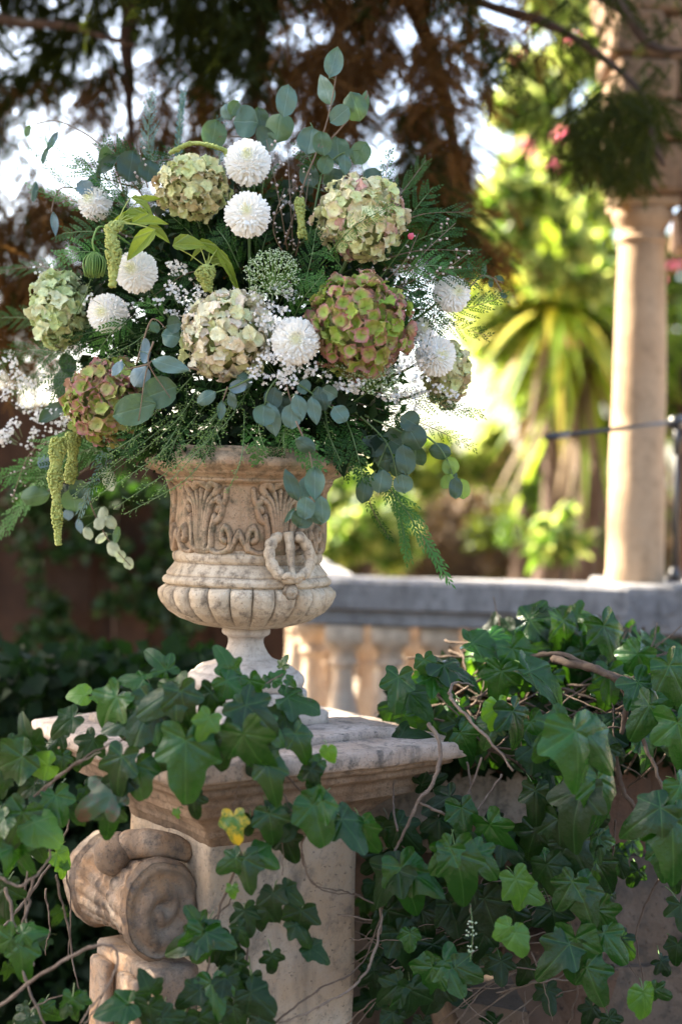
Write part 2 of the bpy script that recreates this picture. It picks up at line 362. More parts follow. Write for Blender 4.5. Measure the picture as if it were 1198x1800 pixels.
# ============================================================ pedestal
AX = P(434, 1040, 3.1); UX, UY = AX[0], AX[1]
ZS = 1.048
DL = A(.984, -.184, 0); DF = A(-.184, -.984, 0)      # half diagonals: towards the right corner, towards the front corner
E1 = nrm(DL+DF); E2 = nrm(DL-DF)                     # the pedestal's own axes (unit)
def PW(a, b, z): return A(UX, UY, 0)+E1*a+E2*b+A(0, 0, z)
def to_ped(V):
    V = np.asarray(V, float); return A(UX, UY, 0)+V[:, :1]*E1+V[:, 1:2]*E2+V[:, 2:]*A(0, 0, 1)
def sqloft(prof, sub=26, jit=.0012, cap=True, wear=.004):
    """square plan rings (half side, z), subdivided so the edges can be worn"""
    ring = []
    for s in range(4):
        for t in np.linspace(-1, 1, sub, endpoint=False):
            p = [(t, -1), (1, t), (-t, 1), (-1, -t)][s]; ring.append(p)
    ring = np.array(ring); m = len(ring); V = []
    cr = np.minimum(1, np.abs(np.abs(ring[:, 0])-1)+np.abs(np.abs(ring[:, 1])-1))
    for h, z in prof:
        q = ring*h
        k = 1-.010*np.exp(-cr/.03)
        V.append(np.column_stack([q[:, 0]*k, q[:, 1]*k, np.full(m, z)]))
    n = len(prof); V = np.concatenate(V)
    F = [(i*m+k, i*m+(k+1) % m, (i+1)*m+(k+1) % m, (i+1)*m+k) for i in range(n-1) for k in range(m)]
    if cap:
        V = np.vstack([V, [[0, 0, prof[0][1]], [0, 0, prof[-1][1]]]]); a, b = len(V)-2, len(V)-1
        F += [((k+1) % m, k, a) for k in range(m)]+[((n-1)*m+k, (n-1)*m+(k+1) % m, b) for k in range(m)]
    V = vnoise(V, 22, jit*2.2); V = vnoise(V, 5, wear, 3.0)
    return to_ped(V), F
ped = thing('stone_pedestal', PW(0, 0, 0), 'square weathered stone pedestal under the flower urn, overgrown with ivy', 'pedestal')
k2 = .7071
def hs(d): return d*k2
slab = [(hs(.455), ZS-.038), (hs(.488), ZS-.037), (hs(.497), ZS-.033), (hs(.499), ZS-.02), (hs(.498), ZS-.006), (hs(.492), ZS-.001), (hs(.40), ZS+.003), (hs(.30), ZS+.004)]
V, F = sqloft(slab, 40, .0014); wobj('cap_slab', V, F, S_SLAB, ped)
V, F = sqloft([(hs(.355), ZS-.002), (hs(.360), ZS+.002), (hs(.358), ZS+.016), (hs(.350), ZS+.019), (hs(.2), ZS+.020)], 30, .0012); wobj('upper_slab', V, F, S_SLAB, ped)
mould = [(.455, -.0355), (.462, -.046), (.455, -.052), (.440, -.054), (.436, -.060), (.436, -.068), (.425, -.072), (.408, -.078), (.398, -.088), (.394, -.098), (.383, -.102), (.384, -.116), (.372, -.120), (.345, -.126), (.320, -.138), (.300, -.150), (.291, -.160), (.283, -.163), (.283, -.176), (.262, -.180), (.256, -.20)]
V, F = sqloft([(hs(a), ZS+b) for a, b in mould][::-1], 34, .0010); wobj('moulding', V, F, S_MOUL, ped)
V, F = sqloft([(hs(.2555), z) for z in np.linspace(-.01, ZS-.19, 22)], 20, .0008, wear=.0025); wobj('shaft', V, F, S_PED, ped)
V, F = sqloft([(hs(.34), -.02), (hs(.34), .12), (hs(.30), .16), (hs(.262), .2)], 14, .001); wobj('base_block', V, F, S_PED, ped)
# recessed panel border on the left face
a0 = -.1807
def onface(u, z, out): return to_ped(np.array([[a0-out if False else u, 0, z]]))
# left face normal = direction (-E2?) decide by dot with (-.825,-.565)
NL = A(-.825, -.565, 0)
cands = [E1, -E1, E2, -E2]; NL = max(cands, key=lambda c: np.dot(c, NL)); TL = np.cross(A(0, 0, 1), NL)   # TL: along the face
if TL[1] > 0: TL = -TL                                                    # towards the front corner
FC = A(UX, UY, 0)+NL*.1807
def LF(t, out, z): return FC+TL*t+NL*out+A(0, 0, z)
def lbox(t0, t1, o0, o1, z0, z1, b=.003):
    V, F = box(t0, t1, o0, o1, z0, z1, b)
    W = FC+V[:, :1]*TL+V[:, 1:2]*NL+V[:, 2:]*A(0, 0, 1)
    if np.dot(np.cross(TL, NL), A(0, 0, 1)) < 0: F = [f[::-1] for f in F]
    return W, F
# pilaster strip below the volute
V, F = lbox(-.13, .145, -.01, .10, 0, .60, .006); wobj('bracket_foot', V, F, S_VOL, ped)
V, F = lbox(-.11, -.03, .10, .125, 0, .575, .006); wobj('fillet', V, F, S_VOL, ped)
V, F = lbox(.02, .105, .10, .125, 0, .575, .006); wobj('fillet', V, F, S_VOL, ped)
# ---- volute: bolster lying along the face, discs at the ends, little scroll on top
ZV = P(288, 1606, 2.83)[2]
def vol_body():
    L0, L1 = -.17, .125; ns, sg = 70, 96; V = []
    for i in range(ns):
        t = i/(ns-1); x = L0+(L1-L0)*t
        s = abs(2*t-1)
        r = .066+.034*s**1.6
        # end discs
        if t > .90: r = .099-.004*math.cos((t-.90)/.1*PI*2)
        elif t > .87: r = .087
        if t < .10: r = .100
        elif t < .13: r = .088
        for k in range(sg):
            a = 2*PI*k/sg
            fl = (.011*abs(math.sin(a*8+(t-.5)*5.0))**.7-.003)*(1-s**5)*(1-.6*math.exp(-((t-.5)/.1)**2)) if .13 < t < .87 else 0
            cl = .010*math.exp(-((t-.5)/.035)**2)+.006*math.exp(-((abs(t-.5)-.09)/.018)**2)          # band round the waist
            rr = r+fl+cl
            V.append((x, rr*.86*math.cos(a), rr*1.02*math.sin(a)))
    V = np.array(V); F = [(i*sg+k, i*sg+(k+1) % sg, (i+1)*sg+(k+1) % sg, (i+1)*sg+k) for i in range(ns-1) for k in range(sg)]
    # end faces as dished rings with a raised spiral
    n0 = len(V); rings = 16; ex = []
    for side, x, sgn in ((0, L0, -1), (ns-1, L1, 1)):
        prev = [side*sg+k for k in range(sg)]
        for j in range(1, rings):
            q = 1-j/rings; cur = []
            for k in range(sg):
                a = 2*PI*k/sg
                sp = (.5+.5*math.cos(2*PI*(q*2.0)+a))**.6
                d = sgn*(.019*sp*(1-q**6)*min(1, (1-q)*6)-.004)
                cur.append(n0+len(ex)); ex.append((x+d, .099*q*.86*math.cos(a), .099*q*1.02*math.sin(a)))
            for k in range(sg):
                f = (prev[k], prev[(k+1) % sg], cur[(k+1) % sg], cur[k]); F.append(f if sgn > 0 else f[::-1])
            prev = cur
        F.append(tuple(prev) if sgn > 0 else tuple(prev[::-1]))
    V = np.vstack([V, ex]); V = vnoise(V, 16, .007); V = vnoise(V, 60, .0022)
    return V, F
V, F = vol_body()
V = FC+V[:, :1]*TL+(V[:, 1:2]+.075)*NL+V[:, 2:]*A(0, 0, 1)+A(0, 0, ZV)
vol = wobj('volute', V, F, S_VOL, ped)
path = catmull([LF(.085, -.005, ZV+.095), LF(.075, .03, ZV+.112), LF(.05, .065, ZV+.118), LF(.015, .09, ZV+.112), LF(-.012, .105, ZV+.098)], 30)
V, F = tube(path, [.018, .024, .028, .030, .030, .024], 28); V = vnoise(V, 25, .005); wobj('small_scroll', V, F, S_VOL, vol)
V = np.array([(math.sin(a)*math.cos(b), math.sin(a)*math.sin(b), math.cos(a)) for a in np.linspace(.02, PI-.02, 20) for b in np.linspace(0, 2*PI, 28, endpoint=False)])
F = [(i*28+k, i*28+(k+1) % 28, (i+1)*28+(k+1) % 28, (i+1)*28+k) for i in range(19) for k in range(28)]
V = vnoise(V*.044, 30, .004)+LF(-.012, .118, ZV+.090); wobj('scroll_eye', V, F, S_VOL, vol)

# ============================================================ urn
S = 3.1/2500
def zpx(y): return P(434, y, 3.1)[2]
urn = thing('stone_urn', (UX, UY, ZS+.02), 'carved terracotta and cream stone urn holding the flower arrangement', 'urn')
def lat(prof, seg=192, fn=None, nz=(30, .0012), nz2=(90, .0005)):
    V, F = lathe([(r*S, zpx(y)) for r, y in prof], seg, fn)
    if nz: V = vnoise(V, nz[0], nz[1])
    V[:, 0] += UX; V[:, 1] += UY
    return V, F
def dens(prof, n):
    p = np.array(prof, float); d = np.r_[0, np.cumsum(np.hypot(*np.diff(p, axis=0).T))]
    t = np.linspace(0, d[-1], n); return list(zip(np.interp(t, d, p[:, 0]), np.interp(t, d, p[:, 1])))
# square plinth of the urn
V, F = sqloft([(.132, ZS+.018), (.134, ZS+.022), (.134, ZS+.044), (.129, ZS+.049), (.06, ZS+.050)], 24, .001); wobj('plinth', V, F, S_FOOT, urn)
zt = 1235
foot = [(104, 1243), (108, 1241), (109, 1236), (109, 1215), (106, 1210), (98, 1208), (101, 1204), (104, 1196), (103, 1187), (97, 1181), (90, 1179), (87, 1174), (78, 1168), (62, 1163), (48, 1157), (39, 1148), (34, 1138), (31, 1129), (31, 1122), (33, 1118), (39, 1115), (42, 1112), (42, 1106), (38, 1100)]
def sc_fn(TH, Z, Rr): return Rr*(1+.012*np.sin(TH*3+1)*0)
V, F = lat(dens(foot, 70), 128, None, (26, .0022)); wobj('foot', V, F, S_FOOT, urn)
bowl = [(38, 1102), (60, 1101), (90, 1095), (115, 1086), (135, 1073), (148, 1058), (153, 1045), (153, 1037), (149, 1029), (143, 1024)]
zl0, zl1 = zpx(1102), zpx(1026)
def gad(TH, Z, Rr):
    u = np.clip((Z-zl0)/(zl1-zl0), 0, 1)
    c = np.abs(np.cos(TH*12))                      # 24 lobes
    top = np.clip((1-u)/.16, 0, 1)**.5             # rounded lobe heads
    lobe = c**.42
    lobe = np.minimum(lobe, top*1.0+0*lobe)
    return Rr*(0.935+.085*lobe)
V, F = lat(dens(bowl, 70), 384, gad, (24, .0016)); wobj('gadrooned_bowl', V, F, S_URN, urn)
waist = [(141, 1027), (147, 1023), (148, 1017), (145, 1013), (140, 1010), (141, 1006), (136, 1000), (130, 993), (127, 988), (129, 986), (131, 983), (132, 976), (130, 970), (127, 968), (126, 962)]
V, F = lat(dens(waist, 60), 160, None, (22, .0016)); wobj('waist_moulding', V, F, S_URN, urn)
# body with carved relief: strokes in (u, v) per 60 degree unit
nb, sg = 130, 640
prof = np.array(dens([(124, 970), (127, 962), (129, 940), (128, 915), (127, 890), (128, 868), (131, 855), (136, 848)], nb))
strokes = []
def stk(p, r, h): strokes.append((catmull(p, 14), r, h))
for k in range(-3, 4):
    s = k/3
    stk([(s*.10, .0), (s*.16, .35), (s*.26, .66), (s*.46, .86-.10*abs(s))], .042, 1.0)
for s in (-1, 1):
    stk([(s*.10, .02), (s*.26, .10), (s*.30, .34), (s*.36, .50)], .05, 1.0)
    stk([(s*.30, .04), (s*.42, .0), (s*.62, .02), (s*.78, .10), (s*.76, .30), (s*.62, .36), (s*.56, .22), (s*.66, .18)], .045, 1.1)
    stk([(s*.80, .06), (s*.92, .22), (s*1.0, .30)], .04, 1.0)
    stk([(s*.36, .44), (s*.50, .50), (s*.56, .66), (s*.46, .72)], .05, .9)
    stk([(s*.44, .60), (s*.62, .72), (s*.66, .86)], .045, .8)
    stk([(s*.20, .90), (s*.34, .96), (s*.46, .90), (s*.38, .82)], .055, 1.2)
stk([(-.14, .94), (0, .97), (.14, .94)], .06, 1.3)
stk([(-.9, .16), (-1.0, .24), (-1.1, .16)], .035, 1)
uu = np.linspace(-1, 1, 220); v_ = np.linspace(0, 1, nb); UU, VV = np.meshgrid(uu, v_); H = np.zeros_like(UU)
for pth, r, h in strokes:
    d = np.full_like(UU, 9.0)
    for i in range(len(pth)-1):
        a, b = pth[i], pth[i+1]; ab = b-a; L2 = (ab**2).sum()+1e-12
        for sh in (-2, 0, 2):
            t = np.clip(((UU-a[0]-sh)*ab[0]*.62+(VV-a[1])*ab[1])/(L2), 0, 1)
            d = np.minimum(d, np.hypot((UU-sh-a[0]-t*ab[0])*.80, VV-a[1]-t*ab[1]))
    H = np.maximum(H, h*np.sqrt(np.clip(1-(d/(r*1.15))**2, 0, 1)))
H += .25*np.clip(1-np.hypot(UU/.5, (VV-.5)/.6), 0, 1)
th0 = -PI/2+math.radians(-33)
def body_fn(TH, Z, Rr):
    u = ((TH-th0+PI/6) % (PI/3))/(PI/3)*2-1
    iu = np.clip((u+1)/2*219, 0, 218.999); i0 = iu.astype(int); f = iu-i0
    row = np.arange(TH.shape[0])[:, None]
    h = H[row, i0]*(1-f)+H[row, i0+1]*f
    return Rr+h*.0105
V, F = lathe([(r*S, zpx(y)) for r, y in prof], sg, body_fn); V[:, 0] += UX; V[:, 1] += UY
body = wobj('carved_body', V, F, S_URNB, urn)
rim = [(130, 853), (140, 850), (148, 846), (147, 842), (152, 838), (160, 835), (165, 830), (173, 826), (180, 821), (182, 815), (179, 809), (171, 803), (166, 799), (164, 794), (158, 789), (146, 789), (138, 791), (132, 800), (130, 830), (128, 850)]
def rim_fn(TH, Z, Rr):
    u = np.clip((Z-zpx(850))/(zpx(795)-zpx(850)), 0, 1); return Rr+.0075*(np.abs(np.sin(TH*14))**.6-.6)*np.exp(-((u-.42)/.20)**2)
V, F = lat(dens(rim, 90), 256, rim_fn, (20, .0022)); wobj('rim', V, F, S_URNB, urn)
V, F = lathe([(0.0005, zpx(812)), (.168, zpx(812))], 40); V[:, 0] += UX; V[:, 1] += UY; wobj('soil', V, F, M_SOIL, urn)
V, F = lathe([(r*S, zpx(y)) for r, y in [(128, 850), (120, 900), (118, 980), (100, 1080), (20, 1095)]], 40); V[:, 0] += UX; V[:, 1] += UY; wobj('lining', V, F, S_URNB, urn)
def usurf(th_deg, ypx, r_px):
    a = math.radians(th_deg); d = A(math.sin(a), -math.cos(a), 0)
    return A(UX, UY, zpx(ypx))+d*r_px*S, d
for th in (32, 212):
    c, d = usurf(th, 972, 140); rt = A(math.cos(math.radians(th)), math.sin(math.radians(th)), 0)
    up = nrm(A(0, 0, 1)-d*.25)
    pth = [c+rt*.044*math.sin(a)+up*(.047*math.cos(a))+d*(.010+.010*math.cos(a*.5)) for a in np.linspace(.28, 2*PI-.28, 44)]
    rad = .0095+.0035*np.abs(np.sin(np.linspace(0, 2*PI, 44)*6))
    V, F = tube(pth, rad, 14); V = vnoise(V, 60, .002); ring = wobj('ring_handle', V, F, S_URN, urn)
    V, F = tube(catmull([c+up*.050+d*.012, c+up*.020+d*.016, c-up*.018+d*.012, c-up*.046+d*.016], 16), [.012, .010, .007, .009], 10); V = vnoise(V, 70, .003); wobj('tongue', V, F, S_URN, ring)
    for s in (-1, 1):
        V, F = tube(catmull([c-up*.045+d*.02, c-up*.038+rt*s*.016+d*.022, c-up*.046+rt*s*.026+d*.018], 8), [.006, .008, .004], 8); wobj('ribbon', V, F, S_URN, ring)
    # mask above the ring: boss with side curls
    for dx, dz, rr in ((0, .075, .016), (-.018, .098, .010), (.018, .098, .010), (0, .055, .012)):
        cc = c+up*dz+rt*dx+d*(-.004); V = []
        for a in np.linspace(.05, PI-.05, 9):
            for b in np.linspace(0, 2*PI, 14, endpoint=False): V.append(cc+rr*(rt*math.sin(a)*math.cos(b)+d*.8*math.sin(a)*math.sin(b)+up*1.25*math.cos(a)))
        F = [(i*14+k, i*14+(k+1) % 14, (i+1)*14+(k+1) % 14, (i+1)*14+k) for i in range(8) for k in range(14)]
        wobj('boss', vnoise(np.array(V), 60, .003), F, S_URNB, ring)
    c2, d = usurf(th, 1031, 150); V, F = lathe([(.0165, 0), (.0175, .006), (.015, .012), (.009, .010), (.006, .013), (.0008, .016)], 40, lambda T, Z, Rr: Rr*(1+.07*np.cos(T*6)))
    V = c2+V[:, :1]*rt+V[:, 1:2]*A(0, 0, 1)+(V[:, 2:]-.002)*d; wobj('rosette', vnoise(V, 60, .0015), [f[::-1] for f in F.tolist()], S_URN, ring)

# ============================================================ balustrade
def span(a, b, prof, mat, name, parent, jit=.003, sub=30):
    """extrude a cross-section (n, z) from a to b; n is to the left of a->b"""
    d = nrm(A(b[0]-a[0], b[1]-a[1], 0)); n = A(d[1], -d[0], 0); V = []
    for t in np.linspace(0, 1, sub):
        p = np.asarray(a)*(1-t)+np.asarray(b)*t
        for q, z in prof: V.append((p[0]+n[0]*q, p[1]+n[1]*q, z))
    m = len(prof); F = [(i*m+k, i*m+(k+1) % m, (i+1)*m+(k+1) % m, (i+1)*m+k) for i in range(sub-1) for k in range(m)]
    F += [tuple(range(m))[::-1], tuple(range((sub-1)*m, sub*m))]
    return wobj(name, vnoise(np.array(V), 9, jit), F, mat, parent, False)
ZR = P(840, 1022, 4.85)[2]
bal_prof = [(.052, 0), (.052, .035), (.040, .045), (.046, .06), (.056, .09), (.060, .13), (.054, .18), (.042, .23), (.034, .28), (.031, .33), (.034, .355), (.044, .365), (.044, .378), (.035, .385), (.040, .41), (.056, .43), (.058, .44)]
bal_prof = dens(bal_prof, 60)
Vb, Fb = lathe(bal_prof, 40)
Vc, Fc = box(-.066, .066, -.066, .066, .438, .50, .006); Vd, Fd = box(-.07, .07, -.07, .07, -.05, .003, .006)
ME_BAL = mesh('baluster', *join([(vnoise(Vb*(1.12, 1.12, 1), 8, .004), Fb), (Vc, Fc), (Vd, Fd)]), S_BAL, True)
def rail_prof(z, w=.13): return [(-w, z-.012), (-w+.015, z), (w-.015, z), (w, z-.012), (w, z-.098), (w-.03, z-.108), (w-.03, z-.152), (w-.05, z-.16), (-w+.05, z-.16), (-w+.03, z-.152), (-w+.03, z-.108), (-w, z-.098)]
def balustrade(name, pts, rails, label, group=None):
    t = thing(name, rails[0][0], label, 'balustrade', group)
    for a, b in rails:
        span(a, b, rail_prof(ZR), S_RAIL, 'handrail', t)
        span(a, b, [(-.12, ZR-.77), (-.12, ZR-.66), (.12, ZR-.66), (.12, ZR-.77)], S_BAL, 'base_rail', t)
    for x, y in pts: piece('baluster', ME_BAL, t, Matrix.Translation((x, y, ZR-.66))@Matrix.Rotation(random.uniform(-.05, .05), 4, 'Z'))
    return t
def gx(px, Y): return (px-599)/FP*Y
cA = A(gx(566, 4.95), 4.95, 0); cB = A(gx(1100, 4.82), 4.82, 0)
bz = []
for px in (609, 690, 775, 860, 945, 1030): bz.append((gx(px, 4.9), 4.9))
front = balustrade('balustrade', bz, [(cA+A(-.06, 0, 0), cB)], 'grey stone balustrade behind the urn with broad handrail')
Sx = gx(566, 4.95); rp = []
rb = A(gx(470, 9.5), 9.5, 0)
for i in range(14):
    t = (i+1)/15; p = (cA*(1-t)+rb*t); rp.append((p[0], p[1]))
balustrade('balustrade', rp, [(cA+A(0, .16, 0), rb)], 'rear stretch of balustrade seen receding beneath the urn bowl')
# far parallel row
fr = [(gx(px, 6.3), 6.3) for px in (580, 650, 733, 810, 890, 980, 1058, 1136)]
balustrade('balustrade', fr, [(A(gx(560, 6.3), 6.3, 0), A(gx(1200, 6.3), 6.3, 0))], 'far row of warm stone balusters glimpsed through the nearer row').location.z -= .17
for ch in list(COL.objects):
    if ch.name.startswith('handrail') and ch.parent and 'far row' in ch.parent['label']:
        ch.data.materials[0] = S_BAL
# pier at the right end
pier = thing('stone_pier', P(1142, 1100, 4.75), 'grey stone pier at the end of the balustrade with patched plaster', 'pier')
x0, x1 = gx(1086, 4.72), gx(1300, 4.72)
V, F = box(x0, x1, 4.70, 5.25, ZR-.16, ZR+.006, .01); wobj('cap', V, F, S_RAIL, pier, False)
V, F = box(x0+.03, x1-.03, 4.74, 5.2, 0, ZR-.155, .01); wobj('block', V, F, S_WALLG, pier, False)
V = []
for k in range(26):
    a = 2*PI*k/26; r = 1+.9*mnoise.noise(Vector((math.cos(a)*1.7, math.sin(a)*1.7, .4)))+.3*mnoise.noise(Vector((math.cos(a)*5, math.sin(a)*5, .4)))
    V.append((gx(1150, 4.7)+.082*r*math.cos(a), 4.694, ZR-.085+.045*r*math.sin(a)))
V = np.array(V); wobj('plaster_patch', np.vstack([V, V+A(0, .01, 0)]), [tuple(range(26))]+[(k, k+26, (k+1) % 26+26, (k+1) % 26) for k in range(26)], stone('rough_plaster', (.20, .20, .21), (.15, .15, .155), (.09, .09, .09), 16, .8, 1.0), pier, False)

# ============================================================ column and arch
cx, cy = gx(1117, 4.92), 4.92
colm = thing('stone_column', (cx, cy, ZR), 'tall sunlit edged stone column standing on the balustrade', 'column')
zc0, zc1 = ZR+.003, P(1117, 432, 4.92)[2]
pr = [(.100, zc0), (.100, zc0+.03)]+[(.097-.016*t**1.6, zc0+.03+(zc1-zc0-.03)*t) for t in np.linspace(.02, 1, 30)]
V, F = lathe(pr, 64); V[:, 0] += cx; V[:, 1] += cy; wobj('shaft', vnoise(V, 7, .004), F, S_COLM, colm)
zt = P(1117, 352, 4.92)[2]; hC = zt-zc1
cap = dens([(.081, 0), (.089, .01), (.089, .022), (.080, .026), (.080, .05), (.086, .06), (.10, .085), (.104, .10), (.104, .115), (.094, .12)], 40)
V, F = lathe([(r, zc1+z*hC/.155) for r, z in cap], 64); V[:, 0] += cx; V[:, 1] += cy; wobj('capital', vnoise(V, 18, .005), F, S_COLM, colm)
V, F = box(cx-.108, cx+.108, cy-.108, cy+.108, zt-hC*.22, zt, .008); wobj('abacus', V, F, S_COLM, colm, False)
arch = thing('stone_arch', (cx+.6, cy, zt), 'rough brown stone arch springing from the column top', 'arch')
rng = random.Random(5)
z = zt+.002
row = 0
while z < zt+1.5:
    h = rng.uniform(.12, .19); left = cx-.10-.10*min(1.2, max(0, (z-zt)/.9)); x = left; row += 1
    while x < cx+2.4:
        wd = rng.uniform(.18, .36)
        # underside rises to the right as an arch
        under = zt-.16+1.9*(1-math.sqrt(max(0, 1-min(1, max(0, (x+wd/2-cx-.62))/1.5)**2)))*0
        dep = rng.uniform(-.02, .025)
        V, F = box(x+.004, x+wd-.004, cy-.17+dep, cy+.17, z+.004, z+h-.004, .014)
        wobj('stone_block', vnoise(V, 9, .02), F, S_ARCH, arch, False)
        x += wd
    z += h
x = cx+.125
for wd in (.30, .26, .34, .3):
    V, F = box(x, x+wd-.006, cy-.15, cy+.15, zt-.17, zt-.003, .014); wobj('stone_block', vnoise(V, 9, .02), F, S_ARCH, arch, False); x += wd
# ---- black boom stand
st = thing('boom_stand', (gx(1190, 5.32), 5.32, .55), 'thin black boom stand behind the pier crossing the column', 'stand')
a0_ = P(1190, 742, 4.72); base = P(1183, 1035, 4.72)
V, F = tube([P(1186, 1020, 4.72)*A(1, 1, 1), P(1189, 740, 4.72)], .0085, 10); 
st.location = tuple(P(1186, 1024, 4.72)); INV[st.name] = (np.array(Matrix.Translation(st.location).inverted()), Matrix.Translation(st.location).inverted())
wobj('pole', V, F, M_BLACK, st)
tip = P(962, 768, 4.15); top = P(1189, 742, 4.70); d = nrm(top-tip)
V, F = tube([tip, top+d*.35], .0075, 10); wobj('boom', V, F, M_BLACK, st)
V, F = tube([tip-d*.004, tip+d*.10], [.010, .013, .012], 12); wobj('grip', V, F, M_BLACK, st)
V, F = tube([top-d*.03, top+d*.05], .020, 12); wobj('clamp', V, F, M_BLACK, st)
V, F = tube([P(1189, 748, 4.70), P(1189, 800, 4.70)], .012, 12); wobj('collar', V, F, M_BLACK, st)
V, F = tube([P(1184, 1022, 4.72), P(1184, 996, 4.72)], [.03, .022, .012], 12); wobj('base', V, F, M_BLACK, st)

# ============================================================ old parapet wall on the right, under the ivy
wall = thing('stair_parapet', A(1.0, 3.6, 0), 'brown weathered stair parapet buried under ivy at the right edge', 'wall')
def pbox(x0, x1, y0, y1, z0, z1, mat, name, nz=.015, b=.012, parent=None, rot=0.0):
    V, F = box(0, 1, 0, 1, 0, 1, 0)
    n = 7; # subdivided box for worn faces
    pts, fs = [], []
    for ax in range(3):
        for s in (0, 1):
            o = len(pts); u, v = [(1, 2), (2, 0), (0, 1)][ax]
            for i in range(n):
                for j in range(n):
                    p = [0, 0, 0]; p[ax] = s; p[u] = i/(n-1); p[v] = j/(n-1); pts.append(p)
            for i in range(n-1):
                for j in range(n-1):
                    f = (o+i*n+j, o+(i+1)*n+j, o+(i+1)*n+j+1, o+i*n+j+1); fs.append(f if s else f[::-1])
    V = np.array(pts, float)*A(x1-x0, y1-y0, z1-z0)
    c, s = math.cos(rot), math.sin(rot); V = np.column_stack([V[:, 0]*c-V[:, 1]*s, V[:, 0]*s+V[:, 1]*c, V[:, 2]])+A(x0, y0, z0)
    return wobj(name, vnoise(V, 5, nz), fs, mat, parent, False)
# coping that leaves the pedestal to the right
side = thing('low_wall', A(.3, 3.3, 0), 'low stone wall with moulded coping running right from the pedestal', 'wall')
q0 = P(640, 1340, 3.42)
pbox(gx(650, 3.42), gx(934, 3.42), 3.40, 3.75, P(930, 1445, 3.42)[2], P(930, 1335, 3.42)[2], S_SLAB, 'coping', .012, parent=side)
pbox(gx(650, 3.45), gx(912, 3.45), 3.44, 3.72, P(900, 1500, 3.45)[2], P(900, 1444, 3.45)[2], S_MOUL, 'coping_moulding', .01, parent=side)
rng = random.Random(3)
for r_ in range(5):
    x = gx(640, 3.5)+rng.uniform(-.1, 0); z1 = P(900, 1500, 3.45)[2]-r_*.17
    while x < gx(905, 3.5):
        wd = rng.uniform(.16, .3); pbox(x, min(x+wd-.008, gx(912, 3.5)), 3.50+rng.uniform(-.015, .015), 3.70, max(0, z1-.163), z1, rng.choice([S_WALLG, S_WALL]), 'stone_block', .02, parent=side); x += wd
# brown wall faces of the stair side: big rough blocks with thin joints
for r_, (ya, yb) in enumerate([(1330, 1505), (1505, 1700), (1700, 1900), (1900, 2080)]):
    xs = [(985, 1150, 1370), (1010, 1215, 1370), (900, 1090, 1370), (860, 1010, 1200, 1370)][r_]
    for a, b in zip(xs[:-1], xs[1:]):
        Y = 3.42-.05*r_
        pbox(gx(a, Y), gx(b, Y)+.004, Y+rng.uniform(-.05, .03), Y+.45, P(a, yb, Y)[2]-.008, P(a, ya, Y)[2], S_WALL if (a+r_) % 3 else S_WALLG, 'stone_block', .055, parent=wall, rot=.02)
pbox(gx(980, 3.9), gx(1380, 3.9), 3.82, 4.6, 0, P(1100, 1240, 3.9)[2], S_WALL, 'rear_block', .05, parent=wall)
pbox(gx(820, 3.15), gx(935, 3.15), 3.1, 3.4, 0, P(880, 1750, 3.15)[2], S_WALLG, 'fallen_stone', .04, parent=wall, rot=.1)

# ============================================================ fence at the back left
fence = thing('wooden_fence', A(-1.4, 6.0, 0), 'dark brown weathered board fence behind the pedestal at left', 'fence')
x = -2.2; rng = random.Random(8)
while x < -.26:
    wd = rng.uniform(.09, .15); h = 1.86+rng.uniform(-.05, .05)+.1*math.sin(x*3)
    y = 6.0+rng.uniform(-.02, .02)
    V, F = box(x-.012, x+wd+.012, y+(.03 if int(x*9)%2 else 0), y+.025+(.03 if int(x*9)%2 else 0), .0, h, .004); V = vnoise(V, 3, .012); wobj('plank', V, F, M_PLANK, fence, False); x += wd
for z in (.7, 1.5):
    V, F = box(-2.2, -.16, 6.05, 6.10, z, z+.07, .004); wobj('crossbar', V, F, M_PLANK, fence, False)

# ============================================================ foliage clouds
def quads(cen, size, nrm_bias=None, asp=.55, rng=RNG, droop=None, fold=True):
    """one little folded leaf (two quads) at every centre"""
    n = len(cen); a = rng.normal(size=(n, 3)); 
    if droop is not None: a = a*.5+np.asarray(droop)
    a /= np.linalg.norm(a, axis=1)[:, None]
    b = rng.normal(size=(n, 3)); 
    if nrm_bias is not None: b = b*.7+np.asarray(nrm_bias)
    b -= (a*b).sum(1)[:, None]*a; b /= np.linalg.norm(b, axis=1)[:, None]
    c = np.cross(a, b); s = (size*rng.uniform(.6, 1.3, n))[:, None] if np.isscalar(size) else size[:, None]
    L = a*s; W = c*s*asp*.5; K = b*s*.12
    v = np.stack([cen, cen+L*.45+W+K, cen+L, cen+L*.45-W+K], 1)
    V = v.reshape(-1, 3); i = np.arange(n)[:, None]*4
    F = np.concatenate([i+np.array([[0, 1, 2]]), i+np.array([[0, 2, 3]])]); return V, F
def clump_pts(c, rad, n, rng=RNG, shell=.35):
    d = rng.normal(size=(n, 3)); d /= np.linalg.norm(d, axis=1)[:, None]; r = rng.uniform(shell, 1, n)**.6
    return np.asarray(c)+d*r[:, None]*np.asarray(rad)
def cloud(name, clumps, n, size, mat, parent=None, asp=.55, droop=None, nb=(0, -.4, .8)):
    pts = np.concatenate([clump_pts(c, r, max(10, int(n*k))) for c, r, k in clumps])
    V, F = quads(pts, size, nb, asp, droop=droop); return wobj(name, V, F, mat, parent, True)
def sph(px, py, Y, rpx, rz=None, k=1.0):
    r = rpx*Y/FP; return (P(px, py, Y), (r, r*.8, (rz or rpx)*Y/FP), k)
rng = random.Random(21)
